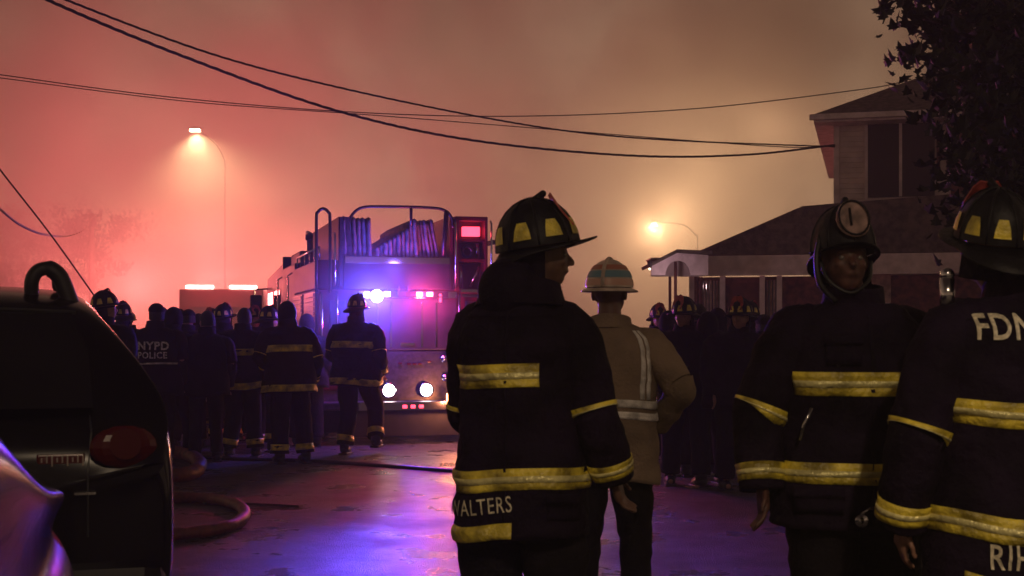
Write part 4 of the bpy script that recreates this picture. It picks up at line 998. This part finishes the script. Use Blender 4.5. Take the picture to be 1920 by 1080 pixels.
# ------------------------------------------------------------------ the people
a1 = person(gnd(978, 4.8), -14, 'firefighter nearest the middle, back turned, dark helmet with a red front shield', H=1.90, head=-74, pitch=0, tilt=9, hem=.73, low=.165, hi=True, voxel=.008, wide=.86, slr=.9,
    arms=dict(el=((-.20, .07, 1.13), (.265, -.02, 1.13)), wr=((-.15, .24, .98), (.31, .05, .93))), chest_arc=(-158, -66), collar=.085, collar_w=1.35, headshift=(.06, .0), hatk=1.12, backbrim=.022, seed=3, skin='skin2')
b = MB(); b.sph((-.030, -.055, 1.640), 1, (.115, .115, .120), None, 24, 16); b.sph((.0, -.03, 1.56), 1, (.15, .12, .08), None, 20, 12); b.build('neck_hood', M['coat2'], a1['root'], True)
lettering(a1, 'WALTERS', -.235, .842, .078, rz=R(8), sx=.70, bold=.0)
st = link('reflective_stripe', a1['cs'].mesh(a1['tz'](.738), a1['tz'](.792), R(-152), R(-88), nt_=4, na=24, off=.006, th=.005), M['yellow'], a1['coat'])
a2 = person(gnd(1143, 6.3), -4, 'person in a long tan coat with white reflective tape and a banded hard hat', H=1.80, head=-14, hat='hard', gear='plain', coatm='tan', hem=.80, hi=True, voxel=.008, wide=1.0,
    arms=dict(el=((-.30, -.02, 1.18), (.335, -.08, 1.235)), wr=((-.24, .16, 1.02), (.235, .10, 1.06))), seed=12, collar=.05, skin='skin2')
cs2 = a2['cs']
def tz2(h):
    z = [.80, .92, 1.0, 1.10, 1.25, 1.38, 1.455, 1.505, 1.535]
    for i in range(8):
        if z[i] <= h <= z[i + 1]: return (i + (h - z[i]) / (z[i + 1] - z[i])) / 8
for h0, h1 in ((1.09, 1.125), (1.145, 1.18)):
    link('reflective_tape', cs2.mesh(tz2(h0), tz2(h1), nt_=3, na=44, off=.005, th=.005), M['white_tape'], a2['coat'])
for a0, a1_ in ((-54, -47), (-43, -36), (-136, -129), (-147, -140)):
    link('reflective_tape', cs2.mesh(tz2(1.185), tz2(1.50), R(a0), R(a1_), nt_=16, na=3, off=.006, th=.005), M['white_tape'], a2['coat'])
a3 = person(gnd(1600, 4.7), 186, 'firefighter on the right facing the viewer with a pale round helmet shield', H=1.87, head=-4, pitch=4, tilt=4, hem=.80, low=.145, hi=True, voxel=.008, wide=1.08, shield='shield_white', patches=False, brimk=.45,
    arms=dict(el=((-.33, .02, 1.16), (.33, .0, 1.16)), wr=((-.27, .10, .95), (.335, .06, .93))), chest_arc=(28, 132), headshift=(.045, .0), skin='skin3', seed=21, hatk=1.04)
b = MB(); b.tube(crs([(.10, .10, 1.60), (.155, .10, 1.66), (.165, .09, 1.75), (.14, .06, 1.83)], 4), .010, 6); b.build('face_mask_hose', M['black'], a3['root'], True)
b = MB(); b.cyl((.05, .19, .86), (.05, .215, .86), .022, n=14); b.tube([(.05, .20, .88), (.02, .205, .90), (-.06, .2, .905)], .006, 6); b.build('clip', M['chrome'], a3['coat'], True)
b = MB(); b.box((.12, .175, 1.40), (.025, .02, .05), Matrix.Rotation(.3, 3, 'Y'), .006); b.build('radio', M['steel'], a3['coat'])
b = MB(); b.tube([(.215, .19, 1.24), (.24, .18, 1.18), (.25, .17, 1.13)], .006, 6); b.build('torch', M['chrome'], a3['coat'], True)
a4 = person(gnd(1912, 4.1), 3, 'firefighter at the far right edge, back turned, FDNY lettering across the shoulders', H=1.88, head=8, pitch=10, tilt=4, hem=.69, low=.158, hi=True, voxel=.008, wide=1.04,
    arms=dict(el=((-.32, -.02, 1.12), (.33, -.02, 1.10)), wr=((-.325, .06, .87), (.30, .10, .85))), headshift=(-.075, .0), chest_h=(1.165, 1.238), seed=33, hatk=1.0, collar=.12)
lettering(a4, 'FDNY', -.192, 1.475, .110, sx=.68, bold=.002)
lettering(a4, 'RIHA', -.170, .80, .105, sx=.64, bold=.001)
link('reflective_stripe', a4['cs'].mesh(a4['tz'](.70), a4['tz'](.755), R(-140), R(-108), nt_=4, na=16, off=.006, th=.005), M['yellow'], a4['coat'])
b = MB(); b.tube(crs([(.045, -.10, 1.74), (.02, -.125, 1.70), (.05, -.135, 1.67), (.06, -.13, 1.63)], 5), .005, 6); b.build('buckle', M['chrome'], a4['root'], True)
b = MB(); b.cyl((-.235, -.02, 1.56), (-.235, -.02, 1.66), .022, n=12); b.sph((-.235, -.02, 1.67), .022); b.build('air_valve', M['chrome'], a4['root'], True)
for P_, arcs in ((a1, ((-60, -25, .80, .87),)), (a3, ((35, 72, .86, .93), (108, 145, .86, .93), (60, 84, 1.33, 1.42))), (a4, ((-60, -25, .745, .82),))):
    for q0, q1, h0, h1 in arcs:
        pk = link('pocket', P_['cs'].mesh(P_['tz'](h0), P_['tz'](h1), R(q0), R(q1), nt_=5, na=10, off=.014, th=.012), M['coat'], P_['coat'])
        link('pocket_flap', P_['cs'].mesh(P_['tz'](h1 - .025), P_['tz'](h1 + .01), R(q0 - 1), R(q1 + 1), nt_=3, na=10, off=.021, th=.006), M['coat'], pk)
for P_, az in ((a1, -92), (a4, -91), (a3, 90)):
    link('seam', P_['cs'].mesh(.02, .84, R(az - .8), R(az + .8), nt_=40, na=1, off=.004, th=.003), M['coat2'], P_['coat'])
    link('seam', P_['cs'].mesh(.775, .783, R(-170), R(-10), nt_=1, na=30, off=.004, th=.003), M['coat2'], P_['coat'])
# group by the truck
def vary(k, px):
    r = random.Random(px)
    k.setdefault('head', r.uniform(-45, 45)); k.setdefault('pitch', r.uniform(-8, 12)); k.setdefault('lean', r.uniform(-.02, .06))
    if 'arms' not in k:
        q = r.choice([((.30, -.05, 1.17), (.20, .20, 1.08)), ((.33, -.02, 1.16), (.26, .06, .98)), ((.27, .0, 1.14), (.27, .12, .93)), ((.35, -.06, 1.22), (.19, .05, 1.03))]); w = r.choice([((.29, -.03, 1.15), (.27, .1, .93)), ((.31, .02, 1.18), (.16, .22, 1.22))])
        k['arms'] = dict(el=((-q[0][0], q[0][1], q[0][2]), w[0]), wr=((-q[1][0], q[1][1], q[1][2]), w[1]))
    if 'legs' not in k:
        a, b = r.uniform(.10, .20), r.uniform(.10, .20); c = r.uniform(-.12, .12)
        k['legs'] = dict(kn=((-a * .9, .03 + c * .5, .5), (b * .9, .03 - c * .5, .5)), an=((-a, c, .09), (b, -c, .09)))
    return k
def crowd(px, D_, face, label, **k): k.setdefault('voxel', .014); k = vary(k, px); k['wide'] = k.get('wide', 1) * (1.17 if D_ < 20 else 1.1); return person(gnd(px, D_), face, label, **k)
crowd(190, 13.3, -10, 'firefighter with brimmed helmet just past the dark SUV', head=-60, H=1.84, stripes=False)
p = crowd(292, 14.9, 2, 'police officer with NYPD POLICE printed on the back of a dark jacket', hat='cap', gear='plain', coatm='coat2', hem=.78, H=1.80, wide=1.12)
lettering(p, 'NYPD', -.165, 1.29, .125, 'white_letter', bold=.004, sx=.98)
lettering(p, 'POLICE', -.165, 1.195, .098, 'white_letter', bold=.003, sx=.93)
link('reflective_tape', p['cs'].mesh(.398, .414, R(-165), R(-25), nt_=2, na=18, off=.005, th=.004), M['white_tape'], p['coat'])
crowd(322, 15.6, -25, 'hooded person in dark clothes close behind the police officer', hat='hood', gear='plain', coatm='coat2', H=1.76)
crowd(388, 15.2, 15, 'bareheaded person in dark clothes between the police officer and the striped firefighter', hat=None, gear='plain', coatm='coat2', H=1.72)
crowd(455, 15.8, -5, 'firefighter without helmet, two reflective stripes across the back', hat=None, H=1.77, wide=1.08, legs=dict(an=((-.17, 0, .09), (.16, .0, .09))), hem=.83)
crowd(543, 15.0, 30, 'firefighter standing closest to the left side of the fire truck', hat='hood', H=1.82, head=20, arms=dict(el=((-.33, .05, 1.2), (.31, -.03, 1.15)), wr=((-.2, .2, 1.1), (.3, .1, .93))))
crowd(478, 18.2, 170, 'helmeted firefighter looking over the shoulder of the striped one', H=1.76, stripes=False)
crowd(667, 16.2, -12, 'firefighter walking behind the fire truck beneath its blue flasher', H=1.88, head=-10, legs=dict(kn=((-.08, -.02, .5), (.19, .16, .55)), an=((-.10, -.10, .09), (.24, .02, .17))), arms=dict(el=((-.30, .0, 1.17), (.30, -.05, 1.17)), wr=((-.22, .2, 1.08), (.28, .12, .97))))
for px, D_, hat, lb, f in ((247, 22, 'hard', 'pale-helmeted person far back beside the police officer', 160), (345, 21.5, 'fire', 'small helmeted person above the pale car roof', 150), (372, 23, 'hood', 'person in a hood far back left of a dark helmet', 10),
                      (397, 20.8, 'fire', 'helmeted person standing high over the bareheaded one', 190), (424, 22.5, 'cap', 'person in a cap far back next to the striped firefighter', 0), (500, 22, 'hard', 'pale-helmeted person beside the fire truck cab', 20)):
    crowd(px, D_, f, lb, hat=hat, H=1.78, stripes=False, coatm='coat2', voxel=.018)
# more backs filling the gaps of the left group
for px, D_, hat, lb, f, h, st_ in ((228, 17.2, 'fire', 'dim helmeted figure wedged between the SUV-side firefighter and the officer', -20, 1.80, False), (305, 17.6, None, 'bareheaded figure behind the hooded person', 20, 1.82, False),
        (352, 17.0, 'cap', 'figure in a cap squeezed between the hooded and the bareheaded person', -8, 1.76, False), (420, 17.4, 'fire', 'helmeted figure half hidden by the back with two stripes', 12, 1.78, True), (503, 16.6, 'fire', 'striped firefighter squeezed in next to the truck-side one', -22, 1.74, True), (575, 17.3, 'hood', 'hooded figure against the left rear corner of the fire truck', 8, 1.70, False)):
    crowd(px, D_, f, lb, hat=hat, H=h, stripes=st_, coatm='coat2' if not st_ else 'coat')
# group in front of the houses
for px, D_, hat, lb, f, h, st_, wd in (
    (1231, 16.5, 'fire', 'helmeted person right behind the tan coat', 200, 1.76, False, 1),
    (1259, 18.5, 'cap', 'reddish-lit person in a cap beneath the canopy', 170, 1.74, False, 1),
    (1282, 13.0, 'fire', 'helmeted firefighter below the canopy post with two bright helmet patches', 175, 1.76, False, 1.1),
    (1314, 13.8, None, 'bareheaded person between the two helmeted firefighters by the porch', 10, 1.78, False, 1),
    (1347, 15.2, 'hood', 'hooded person in front of the slatted porch window', 30, 1.74, False, 1),
    (1383, 12.6, 'fire', 'firefighter with bright helmet patches at the right end of the dark crowd', 185, 1.74, False, 1.15),
    (1252, 14.8, 'hood', 'hooded dark figure right beside the tan coat sleeve', -10, 1.70, False, 1.1),
    (1300, 16.4, 'cap', 'dim figure in a cap deep inside the right-hand crowd', 40, 1.76, False, 1.1),
    (1330, 12.9, 'hood', 'stocky hooded figure in the middle of the right-hand crowd', 15, 1.66, False, 1.25),
    (1405, 15.8, 'fire', 'dim helmeted figure behind the right end of the dark crowd', -30, 1.78, False, 1.15),
    (1432, 14.5, 'cap', 'dark figure in a cap half hidden by the facing firefighter', 0, 1.66, False, 1.05)):
    q = crowd(px, D_, f, lb, hat=hat, H=h, stripes=st_, wide=wd, coatm='coat2' if px in (1259, 1314, 1347) else 'coat')
# ------------------------------------------------------------------ air
def volume_box(name, lo, hi, density, col, noise_=False, aniso=.2):
    b = MB(); b.bx(lo[0], hi[0], lo[1], hi[1], lo[2], hi[2])
    m = bpy.data.materials.new(name + '_air'); m.use_nodes = True; N, L = nt(m.node_tree)
    o = N.new('ShaderNodeOutputMaterial'); v = N.new('ShaderNodeVolumePrincipled'); L.new(v.outputs[0], o.inputs['Volume'])
    v.inputs['Color'].default_value = (*col, 1); v.inputs['Anisotropy'].default_value = aniso; v.inputs['Density'].default_value = density
    if noise_:
        t = N.new('ShaderNodeTexCoord'); n = N.new('ShaderNodeTexNoise'); n.inputs['Scale'].default_value = .10; n.inputs['Detail'].default_value = 4; n.inputs['Distortion'].default_value = .6
        L.new(t.outputs['Object'], n.inputs['Vector']); r = N.new('ShaderNodeMapRange'); L.new(n.outputs[0], r.inputs['Value'])
        r.inputs['From Min'].default_value = .43; r.inputs['From Max'].default_value = .60; r.inputs['To Min'].default_value = 0; r.inputs['To Max'].default_value = density * 2.2
        L.new(r.outputs[0], v.inputs['Density'])
    o = b.build(name, m); o['kind'] = 'stuff'; return o, m
volume_box('haze', (-60, -25, -1), (60, 110, 26), .0045, (.92, .86, .84))
volume_box('smoke', (-32, 29, -.5), (30, 75, 25), .045, (.95, .88, .84), noise_=True)
# added volumes that imitate lens glare round the flashers, thickest in the middle
def halo_puff(c, r, density, seed=0):
    b = MB(); b.sph((0, 0, 0), r, u=24, v=14)
    m = bpy.data.materials.new('halo_puff_air'); m.use_nodes = True; N, L = nt(m.node_tree)
    o = N.new('ShaderNodeOutputMaterial'); v = N.new('ShaderNodeVolumePrincipled'); L.new(v.outputs[0], o.inputs['Volume'])
    v.inputs['Color'].default_value = (.95, .92, .92, 1)
    t = N.new('ShaderNodeTexCoord'); l = N.new('ShaderNodeVectorMath'); l.operation = 'LENGTH'; L.new(t.outputs['Object'], l.inputs[0])
    q = N.new('ShaderNodeMapRange'); q.interpolation_type = 'SMOOTHSTEP'; L.new(l.outputs['Value'], q.inputs['Value'])
    q.inputs['From Min'].default_value = r * .1; q.inputs['From Max'].default_value = r; q.inputs['To Min'].default_value = 1; q.inputs['To Max'].default_value = 0
    n = N.new('ShaderNodeTexNoise'); n.inputs['Scale'].default_value = 1.1; n.inputs['Detail'].default_value = 3; L.new(t.outputs['Object'], n.inputs['Vector'])
    k = N.new('ShaderNodeMath'); k.operation = 'MULTIPLY'; L.new(q.outputs[0], k.inputs[0]); L.new(n.outputs[0], k.inputs[1])
    k2 = N.new('ShaderNodeMath'); k2.operation = 'MULTIPLY'; L.new(k.outputs[0], k2.inputs[0]); k2.inputs[1].default_value = density * 2; L.new(k2.outputs[0], v.inputs['Density'])
    o = b.build('smoke', m, None, True); o.location = c; o['kind'] = 'stuff'  # glare volume, thickens the air round the flashers only for their halo
halo_puff(Vector((-1.95, 16.7, 1.9)), 1.15, .2)
halo_puff(Vector((-1.15, 17.1, 1.95)), .7, .13)
